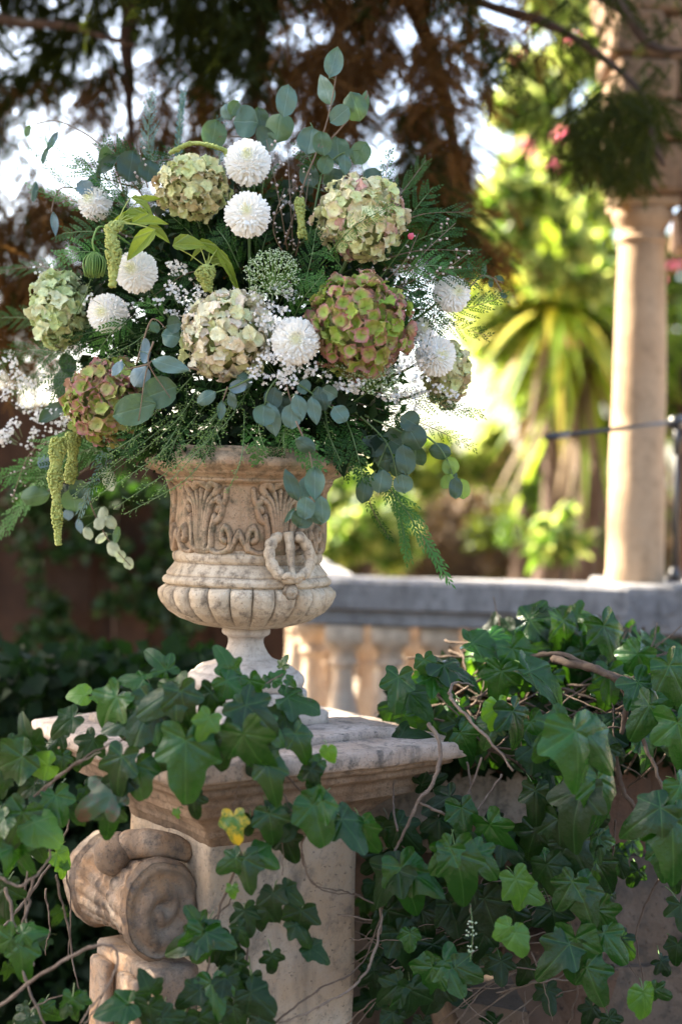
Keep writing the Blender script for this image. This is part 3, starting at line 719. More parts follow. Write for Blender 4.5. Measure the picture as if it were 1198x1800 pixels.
# ivy that climbs the fence (in deep shade, far out of focus)
M_IVYF = leafmat('fence_ivy_leaf', (.008, .028, .006), (.030, .075, .012), .5, .2, (.05, .15, .01), isl=True)
cl = [sph(rng.uniform(20, 330), rng.uniform(860, 1130), 5.85, rng.uniform(14, 34), k=.018) for _ in range(44)]
o = cloud('climbing_ivy', cl, 2600, .05, M_IVYF, asp=.8)
tag(o, 'patchy ivy climbing the dark board fence at left', 'ivy', kind='stuff')
# hedge behind the balustrade
hed = thing('hedge', P(820, 1020, 9.5)*A(1, 1, 0), 'brownish green clipped hedge beyond the balustrade', 'hedge')
cl = []
for i in range(120):
    px = rng.uniform(200, 1260); py = rng.uniform(850, 1150)
    if px > 620 and px < 700 and rng.random() < .2: py = rng.uniform(820, 900)
    cl.append(sph(px, py, rng.uniform(9.3, 10.4), rng.uniform(30, 55), k=.012))
cloud('foliage', cl[:66], 17000, .07, M_HEDGE, hed); cloud('dead_foliage', cl[60:], 13000, .07, M_HEDB, hed)
V, F = box(gx(180, 10.6), gx(1300, 10.6), 10.5, 11.0, .5, P(800, 865, 10.6)[2], .05); wobj('inner_branches', vnoise(V, 3, .05), F, M_BARK, hed, False)
# green bushes just right of the urn
def bush(label, clumps, n, size, mats, cat='bush', name='shrub', group=None, stem=None):
    c0 = clumps[0][0]; t = thing(name, A(c0[0], c0[1], .55), label, cat, group)
    for m, k, nm in mats: cloud(nm, clumps, int(n*k), size, m, t)
    V, F = tube([A(c0[0], c0[1], .5), A(c0[0]+.03, c0[1], (c0[2]+.55)/2), c0], [.05, .035, .02], 8); wobj('stem', V, F, M_BARK, t)
    return t
bush('leafy green shrub just beyond the rail beside the urn', [sph(640, 930, 8.0, 50, k=.3), sph(600, 870, 8.2, 50, k=.3), sph(690, 960, 8.1, 45, k=.25), sph(590, 960, 8.0, 40, k=.2), sph(700, 900, 8.3, 34, k=.2)], 1300, .085, [(M_BOUGD, .7, 'leaves'), (M_BOUG, .4, 'young_leaves')])
bush('small bright leaved plant before the hedge left of the column', [sph(975, 925, 7.4, 26, k=.35), sph(960, 960, 7.4, 30, k=.35), sph(1000, 950, 7.4, 18, k=.2)], 170, .11, [(M_BOUG, .6, 'young_leaves'), (M_BOUGD, .9, 'leaves')])
# a sunlit bougainvillea climbing behind
bg_ = thing('bougainvillea', P(960, 700, 9.0)*A(1, 1, 0)+A(0, 0, .55), 'sunlit yellow green bougainvillea with pink flowers beyond the balustrade', 'bougainvillea')
cl = []
for i in range(115):
    py = rng.uniform(-60, 620); px = rng.uniform(880, 1075)+max(0, (330-py))*-.02
    if py < 330: px = rng.uniform(900, 1230)
    if 150 < py < 330: px = rng.uniform(900, 1090)
    if rng.random() < .35: px = rng.uniform(840, 980); py = rng.uniform(380, 640)
    cl.append(sph(px, py, rng.uniform(8.2, 9.8), rng.uniform(24, 46), k=.012))
for i in range(20): cl.append(sph(rng.uniform(1150, 1300), rng.uniform(420, 760), 9, 42, k=.012))
for i in range(20): cl.append(sph(rng.uniform(850, 1060), rng.uniform(330, 520), rng.uniform(7.4, 7.9), rng.uniform(16, 30), k=.007))
for i in range(16): cl.append(sph(rng.uniform(830, 900), rng.uniform(520, 610), 9.6, rng.uniform(18, 30), k=.010))
for i in range(16): cl.append(sph(rng.uniform(660, 900), rng.uniform(770, 850), 9.0, rng.uniform(16, 28), k=.008))
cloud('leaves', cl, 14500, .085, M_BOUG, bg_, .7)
cloud('shade_tinted_leaves', cl, 9000, .085, M_BOUGD, bg_, .7)  # same clumps in darker green: shade put into the leaf colour
for (px, py) in [(1005, 66), (985, 232), (920, 250), (930, 262), (985, 240), (990, 592), (1003, 598), (1186, 465), (1160, 490), (755, 250), (905, 100), (970, 290)]:
    V, F = quads(clump_pts(P(px, py, 7.9), (.030, .03, .022), 12), .04, (0, -1, .3), .9); wobj('pink_bracts', V, F, M_PINK, bg_)
for k in range(5):
    b0 = P(960+k*30, 900, 9.2); V, F = tube(catmull([b0*A(1, 1, 0)+A(0, 0, .5), P(950+k*25, 700, 9.2), P(940+k*45, 350, 9), P(930+k*70, 40, 8.8)], 20), [.035, .025, .012], 7); wobj('branch', V, F, M_BARK, bg_)
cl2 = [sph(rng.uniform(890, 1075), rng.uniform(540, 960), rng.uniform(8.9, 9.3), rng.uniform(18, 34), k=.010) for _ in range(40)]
cloud('lower_leaves', cl2, 9000, .075, M_BOUGD, bg_, .35, droop=(0, 0, -1.2))  # shaded look of the lower clumps comes from the darker leaf colour
cloud('lower_sun_tinted_leaves', cl2[:8], 1500, .07, M_BOUG, bg_, .4, droop=(0, 0, -1.0))  # sunlit look put into the paler leaf colour
# yuccas
def yucca(px, py, Y, n, L, label, seedv, lean=0, yellow=.2):
    r = random.Random(seedv); c = P(px, py, Y); t = thing('yucca', A(c[0], c[1], .55), label, 'yucca')
    V, F = tube(catmull([A(c[0]-.05, c[1], .5), A(c[0]+.03, c[1], (c[2]+.5)/2), c], 12), [.10, .08, .07], 10); wobj('trunk', vnoise(V, 9, .02), F, M_BARK, t)
    sets = {'leaf_rosette': [], 'yellow_leaves': [], 'dead_leaf_skirt': []}
    for i in range(n):
        az = r.uniform(0, 2*PI); el = r.uniform(-.7, 1.35); k = 'leaf_rosette'
        if r.random() < yellow: k = 'yellow_leaves'
        if px > 1100 and math.cos(az) < -.2: continue
        if el < -.25: k = 'dead_leaf_skirt' if r.random() < .6 else k
        d = A(math.cos(az)*math.cos(el), math.sin(az)*math.cos(el), math.sin(el)); l = L*r.uniform(.75, 1.15); sd_ = nrm(np.cross(d, A(0, 0, 1)))
        p = [c+d*l*s-A(0, 0, 1)*l*.55*s*s*(1-.4*abs(math.sin(el))) for s in np.linspace(0.03, 1, 7)]; wv = [.012, .022, .026, .024, .019, .012, .001]
        V = []; 
        for q, w_ in zip(p, wv): V += [q-sd_*w_, q+A(0, 0, -.006), q+sd_*w_]
        F = [(3*j+a, 3*j+a+1, 3*j+a+4, 3*j+a+3) for j in range(6) for a in (0, 1)]; sets[k].append((V, F))
    for k, m in (('leaf_rosette', M_YUC), ('yellow_leaves', M_YUCY), ('dead_leaf_skirt', M_YUCB)):
        if sets[k]: V, F = join(sets[k]); wobj(k, V, F, m, t)
yucca(975, 545, 8.3, 170, .78, 'tall yucca with drooping yellow and green straps beside the column', 3, yellow=.22)
yucca(1030, 640, 8.6, 150, .95, 'darker yucca with long hanging leaves just left of the column', 5, yellow=.04)
yucca(925, 620, 9.3, 110, .45, 'sunlit pale yucca in front of the bright gap', 9, yellow=.3)
yucca(1210, 640, 8.4, 90, .9, 'yucca partly hidden at the right edge behind the column', 12, yellow=.05)

# ============================================================ cypress overhead
def spray_base(n=46, L=.34, r=random.Random(1)):
    V, F = [], []
    for i in range(n):
        t = (i+.5)/n; s = 1 if i % 2 else -1; x0 = 0; y0 = t*L
        a = .5+r.uniform(-.2, .3); l = .085*(1-t*.6)*r.uniform(.6, 1.2); dx, dy = s*math.sin(a), math.cos(a); wv = .007
        z = r.uniform(-.02, .02); o = len(V)
        V += [(x0, y0, 0), (dx*l*.5-dy*wv, y0+dy*l*.5+dx*wv*s, z*.5), (dx*l, y0+dy*l, z), (dx*l*.5+dy*wv, y0+dy*l*.5-dx*wv*s, z*.5)]; F += [(o, o+1, o+2, o+3)]
    return np.array(V), np.array(F)
SBV, SBF = spray_base()
def scatter(cen, dirs, scale, rng=RNG):
    n = len(cen); y = dirs/np.linalg.norm(dirs, axis=1)[:, None]; zr = rng.normal(size=(n, 3)); zr -= (zr*y).sum(1)[:, None]*y; zr /= np.linalg.norm(zr, axis=1)[:, None]; x = np.cross(y, zr)
    B = np.stack([x, y, zr], 1)*scale[:, None, None]     # n,3,3 rows
    V = np.einsum('vk,nkj->nvj', SBV, B)+cen[:, None, :]
    F = (SBF[None]+(np.arange(n)*len(SBV))[:, None, None]).reshape(-1, 4)
    return V.reshape(-1, 3), F
cyp = thing('cypress_tree', A(-2.7, 5.9, 0), 'large dark cypress whose drooping boughs hang over the flower arrangement', 'cypress')
HOLES = [(20, 345, 34, 46), (68, 285, 30, 34), (66, 235, 24, 14), (150, 265, 30, 24), (200, 248, 20, 15), (110, 332, 34, 18), (170, 325, 30, 14), (245, 170, 16, 45), (185, 55, 16, 22), (25, 120, 24, 40), (15, 40, 16, 40), (230, 110, 28, 22), (690, 185, 22, 16), (670, 215, 26, 26), (545, 95, 18, 16), (500, 265, 30, 26), (660, 290, 30, 55), (860, 290, 36, 60), (850, 355, 45, 45), (900, 230, 26, 40), (715, 90, 22, 18), (800, 240, 26, 26), (850, 45, 22, 26), (885, 20, 24, 20), (730, 265, 18, 18), (280, 340, 26, 30), (165, 345, 60, 26), (60, 470, 26, 26), (140, 460, 36, 26), (900, 320, 40, 70), (870, 420, 45, 30), (380, 330, 18, 16), (590, 300, 20, 20)]
def inhole(px, py, soft=1.0):
    for x, y, a, b in HOLES:
        if ((px-x)/(a*soft))**2+((py-y)/(b*soft))**2 < 1: return True
    return False
def lower(px):   # lower outline of the boughs
    return np.interp(px, [-200, 0, 120, 200, 260, 420, 600, 700, 770, 850, 900, 960, 1010, 1060, 1130, 1180, 1300], [560, 480, 450, 430, 460, 520, 500, 460, 470, 430, 300, 300, 330, 350, 345, 230, 150])
cen, di, scl, br = [], [], [], []
rr = random.Random(77)
for _ in range(230): HOLES.append((rr.uniform(0, 1000), rr.uniform(-20, 420), rr.uniform(5, 13), rr.uniform(6, 16)))
for _ in range(60):
    x_, y_, a_, b_ = HOLES[rr.randrange(30)]; HOLES.append((x_+rr.gauss(0, a_*1.5), y_+rr.gauss(0, b_*1.5), rr.uniform(9, 20), rr.uniform(9, 22)))
HA = np.array(HOLES)
def inhole(px, py, soft=1.0):
    return bool(((((px-HA[:, 0])/(HA[:, 2]*soft))**2+((py-HA[:, 1])/(HA[:, 3]*soft+3))**2) < 1).any())
while len(cen) < 18500:
    px = rr.uniform(-150, 1200); py = rr.uniform(-240, 640)
    if py > lower(px): continue
    if px > 900:      # thin top-right, dense bough at 1000-1180 / 180-350
        inb = ((px-1090)/95)**2+((py-262)/88)**2 < 1
        if not inb and rr.random() < (.80 if px < 1010 else .93): continue
        if inb and rr.random() < .3: continue
    if inhole(px, py) or inhole(px, py+22) and rr.random() < .8: continue
    Y = rr.uniform(3.95, 4.85) if px > 560 or rr.random() < .6 else rr.uniform(4.85, 5.1); sc_ = rr.uniform(.20, .42)
    cen.append(P(px, py-.5*.34*sc_*FP/Y, Y)); di.append((rr.gauss(0, .75), rr.gauss(0, .6), -.8)); scl.append(sc_)
    br.append(mnoise.noise(Vector((px*.006, py*.006, 1.0)))*1.3+.25*rr.random()+(.16 if 450 < px < 900 else 0)+(.2 if py > 330 else 0)-(.5 if px > 980 else 0)-(.15 if py < 120 else 0))
for _ in range(1500):      # more hanging twigs at the upper left, mottled with small openings
    px, py = rr.uniform(-120, 300), rr.uniform(150, 500)
    if inhole(px, py) or mnoise.noise(Vector((px*.03, py*.03, 7.7))) > .12: continue
    cen.append(P(px, py-20, rr.uniform(4.3, 5.1))); di.append((rr.gauss(0, .8), rr.gauss(0, .6), -.8)); scl.append(rr.uniform(.18, .36)); br.append(rr.random())
# brown tufts low at the left and the brown mass right of the bouquet
for (x, y, a, b, n) in [(40, 430, 40, 40, 70), (60, 540, 110, 75, 800), (20, 640, 70, 40, 120), (150, 400, 60, 30, 120), (800, 400, 75, 80, 620), (770, 280, 60, 100, 500), (840, 470, 50, 30, 150), (230, 470, 120, 80, 400), (500, 400, 200, 90, 600), (640, 180, 120, 90, 300)]:
    for _ in range(n):
        px, py = rr.gauss(x, a*.55), rr.gauss(y, b*.55)
        if inhole(px, py, .8): continue
        cen.append(P(px, py-25, rr.uniform(4.2, 4.85))); di.append((rr.gauss(0, .8), rr.gauss(0, .6), -.8)); scl.append(rr.uniform(.22, .42)); br.append(1 if rr.random() < .8 else 0)
cen, di, scl, br = map(np.array, (cen, di, scl, br))
# crown carved open along the sun's rays to dapple ivy, slab and urn foot
def sun_gap_mask(pts, keep=None):
    m = np.ones(len(pts), bool)
    for T, r in ((A(.28, 3.22, 1.22), .34), (A(.50, 3.3, 1.28), .30), (A(.75, 3.35, 1.3), .3), (A(-.62, 3.1, 1.06), .20), (A(.05, 3.05, 1.1), .2)):
        v = pts-T; t = v@SUN; d = np.linalg.norm(v-t[:, None]*SUN, axis=1); m &= ~((d < r) & (t > .5))
    return m
k_ = sun_gap_mask(cen); cen, di, scl, br = cen[k_], di[k_], scl[k_], br[k_]
g_ = br < .12
V, F = scatter(cen[g_], di[g_], scl[g_]); wobj('crown', V, F, M_CYP, cyp, False)
V, F = scatter(cen[~g_], di[~g_], scl[~g_]); wobj('brown_foliage', V, F, M_CYPB, cyp, False)
# the rest of the crown, above and to the left of the picture: it throws the shade the urn stands in
c2 = []; 
while len(c2) < 2600:
    p = A(rr.uniform(-6.2, .3), rr.uniform(3.4, 6.4), rr.uniform(3.1, 7.2))
    if p[0] > -2.2 and p[1] > 5.0: continue
    if ((p[0]+2.6)/3.4)**2+((p[1]-4.9)/1.6)**2+((p[2]-4.9)/2.3)**2 > 1: continue
    if mnoise.noise(Vector(tuple(p*1.1))) > .34: continue
    c2.append(p)
c2 = np.array(c2)
c2 = c2[sun_gap_mask(c2)]
V, F = scatter(c2, np.column_stack([RNG.normal(0, .4, len(c2)), RNG.normal(0, .4, len(c2)), -np.ones(len(c2))]), RNG.uniform(1.3, 2.3, len(c2)))
wobj('upper_crown', V, F, M_CYP, cyp, False)
V, F = tube(catmull([A(-2.7, 5.9, -.1), A(-2.7, 5.85, 1.5), A(-2.65, 5.7, 3.2), A(-2.6, 5.3, 5.2), A(-2.5, 5.0, 6.8)], 40), [.26, .20, .17, .12, .05], 16); wobj('trunk', vnoise(V, 6, .03), F, M_BARK, cyp)
for pts in ([A(-2.65, 5.7, 3.0), P(200, -80, 4.7), P(600, -30, 4.6), P(900, 20, 4.5), P(1100, 130, 4.4), P(1165, 290, 4.3)], [A(-2.65, 5.7, 2.8), P(-150, 60, 4.7), P(60, 40, 4.5), P(240, 80, 4.4)], [A(-2.6, 5.5, 3.6), P(600, -160, 4.6), P(950, -120, 4.4)], [P(1040, -30, 4.5), P(1100, 20, 4.4), P(1150, 85, 4.4), P(1240, 92, 4.3)], [A(-2.6, 5.3, 4.0), A(-3.4, 5.0, 4.6), A(-4.6, 4.8, 5.0)], [P(230, -20, 4.6), P(225, 150, 4.6), P(240, 290, 4.5)], [P(470, -20, 4.6), P(450, 150, 4.6), P(440, 300, 4.6)], [P(720, -20, 4.7), P(790, 200, 4.7), P(810, 430, 4.6)]):
    V, F = tube(catmull(pts, 26), [.035, .022, .014, .008], 8); wobj('branch', vnoise(V, 8, .015), F, M_BARK, cyp)

# ============================================================ the bouquet
ROOT = A(UX, UY, zpx(830))
def px2(r, Y): return r*Y/FP
def octa(c, r):
    c = np.asarray(c); V = [c+A(r, 0, 0), c-A(r, 0, 0), c+A(0, r, 0), c-A(0, r, 0), c+A(0, 0, r), c-A(0, 0, r)]
    return V, [(0, 2, 4), (2, 1, 4), (1, 3, 4), (3, 0, 4), (2, 0, 5), (1, 2, 5), (3, 1, 5), (0, 3, 5)]
def fib(n, tmax):
    i = np.arange(n)+.5; ct = 1-(1-math.cos(tmax))*i/n; t = np.arccos(ct); p = i*2.399963
    return t, p
def stem_to(parent, c, r=.003, mat=None):
    mid = (c*.45+ROOT*.55)+A(0, .06, .02); p = catmull([c, mid, ROOT+A((c[0]-UX)*.12, 0, -.03)], 14)
    V, F = tube(p, r, 6); wobj('stem', V, F, mat or M_STEMG, parent)
# ---- chrysanthemums
def mum_mesh(seed, n=430):
    r = random.Random(seed); V, F = [], []; op = r.uniform(-.06, .12); rag = r.uniform(.015, .06)
    th, ph = fib(n, 2.35)
    for t, p in zip(th, ph):
        t += r.gauss(0, rag); p += r.gauss(0, rag*1.6)
        d = A(math.sin(t)*math.cos(p), math.sin(t)*math.sin(p), math.cos(t))
        out = A(math.cos(t)*math.cos(p), math.cos(t)*math.sin(p), -math.sin(t))       # away from the pole
        side = np.cross(d, out)
        k = min(1, t/.5); w = .030+.030*k; L = r.uniform(.92, 1.04)*(.93+.07*k)
        b = .62 if t > .35 else .7
        lean = (-.10 if t < .5 else .10+.12*(t-.5))+op+r.gauss(0, .08)
        o = len(V)
        for j, (f, ww, c) in enumerate(((b, .55, 0), (b+(L-b)*.55, 1.0, .3), (b+(L-b)*.88, .95, .8), (L, .45, 1.3))):
            q = d*f+out*lean*(f-b)*1.2-out*.03*c*k*(1 if t > .5 else -1)
            V += [q-side*w*ww+out*.012, q-out*.014, q+side*w*ww+out*.012]
        for j in range(3):
            for a in (0, 1): F.append((o+3*j+a, o+3*j+a+1, o+3*j+a+4, o+3*j+a+3))
    return np.array(V), F
MUMS = [mum_mesh(s, n) for s, n in ((1, 430), (2, 380), (3, 460), (4, 340), (5, 500), (6, 400), (7, 360), (8, 440), (9, 330))]
def mum(px, py, r, Y, label, face=(0, -1, .15), k=0):
    c = P(px, py, Y); R = px2(r, Y); z = nrm(np.array(face)); M = frame_yz(np.cross(z, A(1, 0, .2)), z, c)
    t = thing('chrysanthemum', c, label, 'chrysanthemum', 'white pompon chrysanthemums in the urn', M=M)
    V, F = MUMS[k]; a = k*1.3; Rz = np.array([[math.cos(a), -math.sin(a), 0], [math.sin(a), math.cos(a), 0], [0, 0, 1]])
    me = mesh('petals', (V@Rz.T)*R, F, M_MUM); o = bpy.data.objects.new('petals', me); COL.objects.link(o); o.parent = t; INV[o.name] = INV[t.name]
    sv = np.array([(math.sin(x)*math.cos(y), math.sin(x)*math.sin(y), math.cos(x)) for x in np.linspace(.01, PI-.01, 10) for y in np.linspace(0, 2*PI, 14, endpoint=False)])*.70*R
    F2 = [(i*14+j, i*14+(j+1) % 14, (i+1)*14+(j+1) % 14, (i+1)*14+j) for i in range(9) for j in range(14)]
    me = mesh('calyx', sv, F2, M_MUM); o = bpy.data.objects.new('calyx', me); COL.objects.link(o); o.parent = t
    stem_to(t, c-z*R*.8, .003)
mum(435, 286, 41, 2.98, 'highest white pompon chrysanthemum, directly above another one', (.02, -1, .3), 0)
mum(435, 377, 41, 2.93, 'white pompon chrysanthemum just below the highest one', (0, -1, .1), 1)
mum(240, 478, 38, 2.95, 'white pompon chrysanthemum behind the drooping yellow green leaf', (-.25, -1, .1), 2)
mum(189, 551, 36, 3.00, 'white pompon chrysanthemum beside the pale green hydrangea at left', (-.3, -1, 0), 3)
mum(519, 600, 43, 2.84, 'lowest central white chrysanthemum between the cream and the red edged hydrangeas', (.05, -1, .02), 4)
mum(793, 517, 33, 3.04, 'small white chrysanthemum on the right flank among dark cedar', (.5, -1, .1), 5)
mum(765, 626, 37, 3.02, 'white chrysanthemum crossed by thin dark twigs at lower right', (.4, -1, 0), 6)
mum(168, 358, 31, 3.12, 'half hidden white chrysanthemum at the upper left edge', (-.4, -.8, .3), 7)
mum(738, 578, 24, 3.14, 'white chrysanthemum mostly tucked behind the red edged hydrangea', (.4, -.8, .2), 8)
# ---- hydrangeas
def floret(seed, R=.021, cup=.5):
    r = random.Random(seed); V, F = [], []
    for q in range(4):
        a = q*PI/2+r.uniform(-.12, .12); L = R*r.uniform(.85, 1.1); W = R*r.uniform(.50, .62); tw = r.uniform(-.3, .3); z0 = r.uniform(0, .002)
        ca, sa = math.cos(a), math.sin(a); o = len(V); n = 5
        for i in range(n):
            f = i/(n-1); w = W*math.sin(PI*min(.90, .10+.78*f**.85))**.75
            if i == n-1: w *= .55
            for j in range(5):
                s = (j-2)/2; x = L*(.04+.96*f*(1-.10*s*s)); y = s*w
                z = z0+R*(cup*(f**1.4)*.95-.62*f**4)+R*.26*s*s*f+R*.13*math.sin(5*s+seed*1.7+q)*f*f+tw*s*W*.6*f
                V.append((x*ca-y*sa, x*sa+y*ca, z))
        F += [(o+i*5+j, o+(i+1)*5+j, o+(i+1)*5+j+1, o+i*5+j+1) for i in range(n-1) for j in range(4)]
    v, f = octa((0, 0, .002), .0022); F += [tuple(i+len(V) for i in g_) for g_ in f]; V += list(v)
    return np.array(V), F
def hydrangea(px, py, rx, ry, Y, mat, label, n=120, R=.021, cup=.5, seed=0, squash=.9):
    c = P(px, py, Y); r = random.Random(seed); a, b = px2(rx, Y), px2(ry, Y)
    t = thing('hydrangea', c, label, 'hydrangea', 'hydrangea heads in the urn')
    MES = [mesh('floret', *floret(seed*10+k, R, cup+.12*(k-2)), mat) for k in range(5)]
    th, ph = fib(int(n*1.5), 2.6); LS = r.uniform(0, 50)
    zax = nrm(A(0, -1, .25)+.5*nrm(A(px-440, 0, 560-py)*A(1, 0, 1))*A(1, 1, 1)); xax = nrm(np.cross(A(0, 0, 1), zax)); yax = np.cross(zax, xax)
    for t_, p in zip(th, ph):
        t_ += r.gauss(0, .05); p += r.gauss(0, .08)
        d = xax*math.sin(t_)*math.cos(p)+yax*math.sin(t_)*math.sin(p)+zax*math.cos(t_)
        k = r.uniform(.74, 1.0)*(1+.16*mnoise.noise(Vector(tuple(d*2.2))+Vector((LS, 0, 0)))+.06*mnoise.noise(Vector(tuple(d*6))+Vector((LS, 3, 0)))); pos = c+A(d[0]*(a-R*.35), d[1]*(a+b)/2*squash, d[2]*(b-R*.35))*k
        nn = nrm(d+A(r.gauss(0, .48), r.gauss(0, .48), r.gauss(0, .48))); tw = A(r.gauss(0, 1), r.gauss(0, 1), r.gauss(0, 1))
        piece('floret', MES[r.randrange(5)], t, frame_yz(tw-np.dot(tw, nn)*nn, nn, pos, r.uniform(.66, 1.02)))
    sv = np.array([(math.sin(x)*math.cos(y), math.sin(x)*math.sin(y), math.cos(x)) for x in np.linspace(.01, PI-.01, 12) for y in np.linspace(0, 2*PI, 18, endpoint=False)])*A(a*.70, (a+b)/2*squash*.70, b*.70)+c
    F2 = [(i*18+j, i*18+(j+1) % 18, (i+1)*18+(j+1) % 18, (i+1)*18+j) for i in range(11) for j in range(18)]
    wobj('inner_stalks', vnoise(sv, 60, .012), F2, M_HIN, t)
    stem_to(t, c+A(0, .05, -.02), .004)
hydrangea(400, 588, 84, 84, 2.93, M_HCR, 'large cream and blush hydrangea at the centre, left of the lowest chrysanthemum', 165, .0195, .5, 1)
hydrangea(632, 572, 92, 96, 2.89, M_HRD, 'large green hydrangea with red petal edges, right of centre', 170, .0215, .75, 2)
hydrangea(634, 384, 84, 80, 2.98, M_HGP, 'green white hydrangea with dusky pink petals at upper right', 155, .0195, .5, 3)
hydrangea(338, 330, 68, 60, 3.02, M_HTAN, 'tan and pale green hydrangea at the upper left beside the highest chrysanthemum', 120, .0175, .45, 4)
hydrangea(106, 544, 56, 74, 3.10, M_HGR, 'pale green hydrangea at the far left edge of the arrangement', 115, .020, .5, 5)
hydrangea(192, 706, 78, 80, 3.00, M_HRD, 'red and green hydrangea at lower left below the eucalyptus', 150, .0215, .7, 6)
hydrangea(786, 656, 44, 60, 3.12, M_HTAN, 'pale tan green hydrangea at the right edge behind a chrysanthemum', 95, .018, .5, 7)

# ---- sprays, warped along a path
def cedar_unit(L, W, seed, step=.0115, ang=.75, ll=.010, lw=.0036, tip=.35):
    r = random.Random(seed); V, F = [], []; n = int(L/step); s = 1
    def dia(x, y, z, a, l, w):
        o = len(V); dx, dy = math.sin(a), math.cos(a); zt = r.uniform(-.15, .15)*l
        V.extend([(x, y, z), (x+dx*l*.5-dy*w*.5, y+dy*l*.5+dx*w*.5, z+zt*.5+.0004), (x+dx*l, y+dy*l, z+zt), (x+dx*l*.5+dy*w*.5, y+dy*l*.5-dx*w*.5, z+zt*.5+.0004)]); F.append((o, o+3, o+2, o+1))
    for i in range(n):
        f = i/n; y = f*L; s = -s; bl = W*.5*(math.sin(PI*(.18+.78*f))**.8)*r.uniform(.75, 1.1)+.006; a = s*(ang+r.uniform(-.1, .1)-.25*f)
        zb = r.uniform(-.25, .25); m = max(2, int(bl/(ll*.62))); cur = a
        x, yy, z = 0, y, 0
        for j in range(m):
            for q in (-1, 1): dia(x, yy, z, cur+q*.55, ll*(1.15-.5*j/m), lw)
            st = ll*.62; x += math.sin(cur)*st; yy += math.cos(cur)*st; z += zb*st; cur -= s*.02
        dia(x, yy, z, cur, ll, lw)
    return np.array(V), F
def bead_unit(L, W, seed, step=.014, br=.0019, ang=.6, gap=.0062):
    r = random.Random(seed); V, F = [], []; TV, TF = [], []; n = int(L/step)
    for i in range(n):
        f = i/n; y = f*L; a0 = r.uniform(-1.0, 1.0); bl = W*.5*r.uniform(.5, 1.1)*(1-.55*f); zb = r.uniform(-.6, .6); m = max(2, int(bl/gap)); x, yy, z = 0, y, 0; pts = [(0, y, 0)]
        for j in range(m):
            x += math.sin(a0)*gap; yy += math.cos(a0)*gap; z += zb*gap; pts.append((x, yy, z))
            q = r.uniform(-1, 1)*.006; v, f_ = octa((x+q, yy+r.uniform(-.002, .004), z+r.uniform(-.004, .004)), br*r.uniform(.7, 1.25)); F.extend([tuple(k+len(V) for k in g_) for g_ in f_]); V.extend(v)
            a0 += r.uniform(-.25, .25)
        v, f_ = tube([pts[0], pts[-1]], .0005, 3, False); TF.extend([tuple(k+len(TV) for k in g_) for g_ in f_]); TV.extend(v)
    return (np.array(V), F), (np.array(TV), TF)
def warp(V, L, path, face=None, roll=0.0):
    """V: x side, y along, z normal -> along world path"""
    n = len(path); T = np.gradient(path, axis=0); T /= np.linalg.norm(T, axis=1)[:, None]
    f = A(0, -1, .25) if face is None else np.asarray(face, float)
    Sd = np.cross(T, f); Sd /= (np.linalg.norm(Sd, axis=1)[:, None]+1e-9); Nn = np.cross(Sd, T)
    if roll: Sd, Nn = Sd*math.cos(roll)+Nn*math.sin(roll), Nn*math.cos(roll)-Sd*math.sin(roll)
    u = np.clip(V[:, 1]/L, 0, 1.15)*(n-1); i = np.clip(u.astype(int), 0, n-2); fr = (u-i)[:, None]
    pp = path[i]*(1-fr)+path[i+1]*fr; S_ = Sd[i]*(1-fr.clip(0, 1))+Sd[i+1]*fr.clip(0, 1); N_ = Nn[i]*(1-fr.clip(0, 1))+Nn[i+1]*fr.clip(0, 1)
    return pp+S_*V[:, :1]+N_*V[:, 2:]
SEED = [100]
def plen(p): return float(np.linalg.norm(np.diff(p, axis=0), axis=1).sum())
def pxpath(pts, n=22): return catmull([P(*p) for p in pts], n)
def cedar(pts, W, label, mat=None, cat='greenery', name='cedar_sprig', group=None, roll=None, ll=.010, lw=.0036, ang=.75, step=.0115):
    SEED[0] += 1; p = pxpath(pts); L = plen(p); t = thing(name, p[0], label, cat, group)
    V, F = cedar_unit(L, W, SEED[0], step, ang, ll, lw); ro_ = random.Random(SEED[0]).uniform(-.5, .5) if roll is None else roll
    wobj('scale_leaves', warp(V, L, p, roll=ro_), F, mat or M_CED, t, False)
    V, F = tube(p, [.0018, .0006], 5); wobj('stem', V, F, M_STEMB if mat is None else M_STEMG, t); return t
D = 2.95
cedar([(560, 470, 3.0), (620, 400, 2.86), (690, 360, 2.84)], .07, 'fine cedar spray lying across the green white hydrangea', M_CEDL, lw=.0022, ll=.016)
cedar([(650, 400, 3.05), (672, 340, 3.05), (684, 262, 3.08)], .045, 'thin dark cedar tip rising above the green white hydrangea')
cedar([(640, 400, 3.05), (700, 345, 3.05), (748, 282, 3.08)], .10, 'cedar spray fanning up beside the upper right hydrangea')
cedar([(660, 430, 3.05), (730, 380, 3.05), (825, 372, 3.08)], .11, 'broad cedar spray reaching right above the pink bud')
cedar([(660, 460, 3.05), (740, 440, 3.05), (838, 442, 3.08)], .10, 'cedar spray level with the pink bud at right')
cedar([(680, 520, 3.0), (760, 480, 3.0), (840, 500, 3.02)], .10, 'dark cedar spray just above the small right chrysanthemum')
cedar([(700, 540, 3.05), (800, 545, 3.08), (892, 520, 3.1)], .09, 'cedar spray sticking out past the small right chrysanthemum')
cedar([(690, 560, 3.1), (780, 570, 3.15), (862, 592, 3.2)], .07, 'low cedar tip pointing right under the small right chrysanthemum')
cedar([(690, 500, 3.0), (750, 530, 2.98), (770, 590, 3.0)], .09, 'cedar sprig hanging between the two right chrysanthemums')
cedar([(660, 830, 3.1), (715, 900, 3.05), (788, 1020, 3.02)], .10, 'long fern like spray trailing lowest at the right of the urn', M_CEDL, ll=.015, lw=.005, ang=.5)
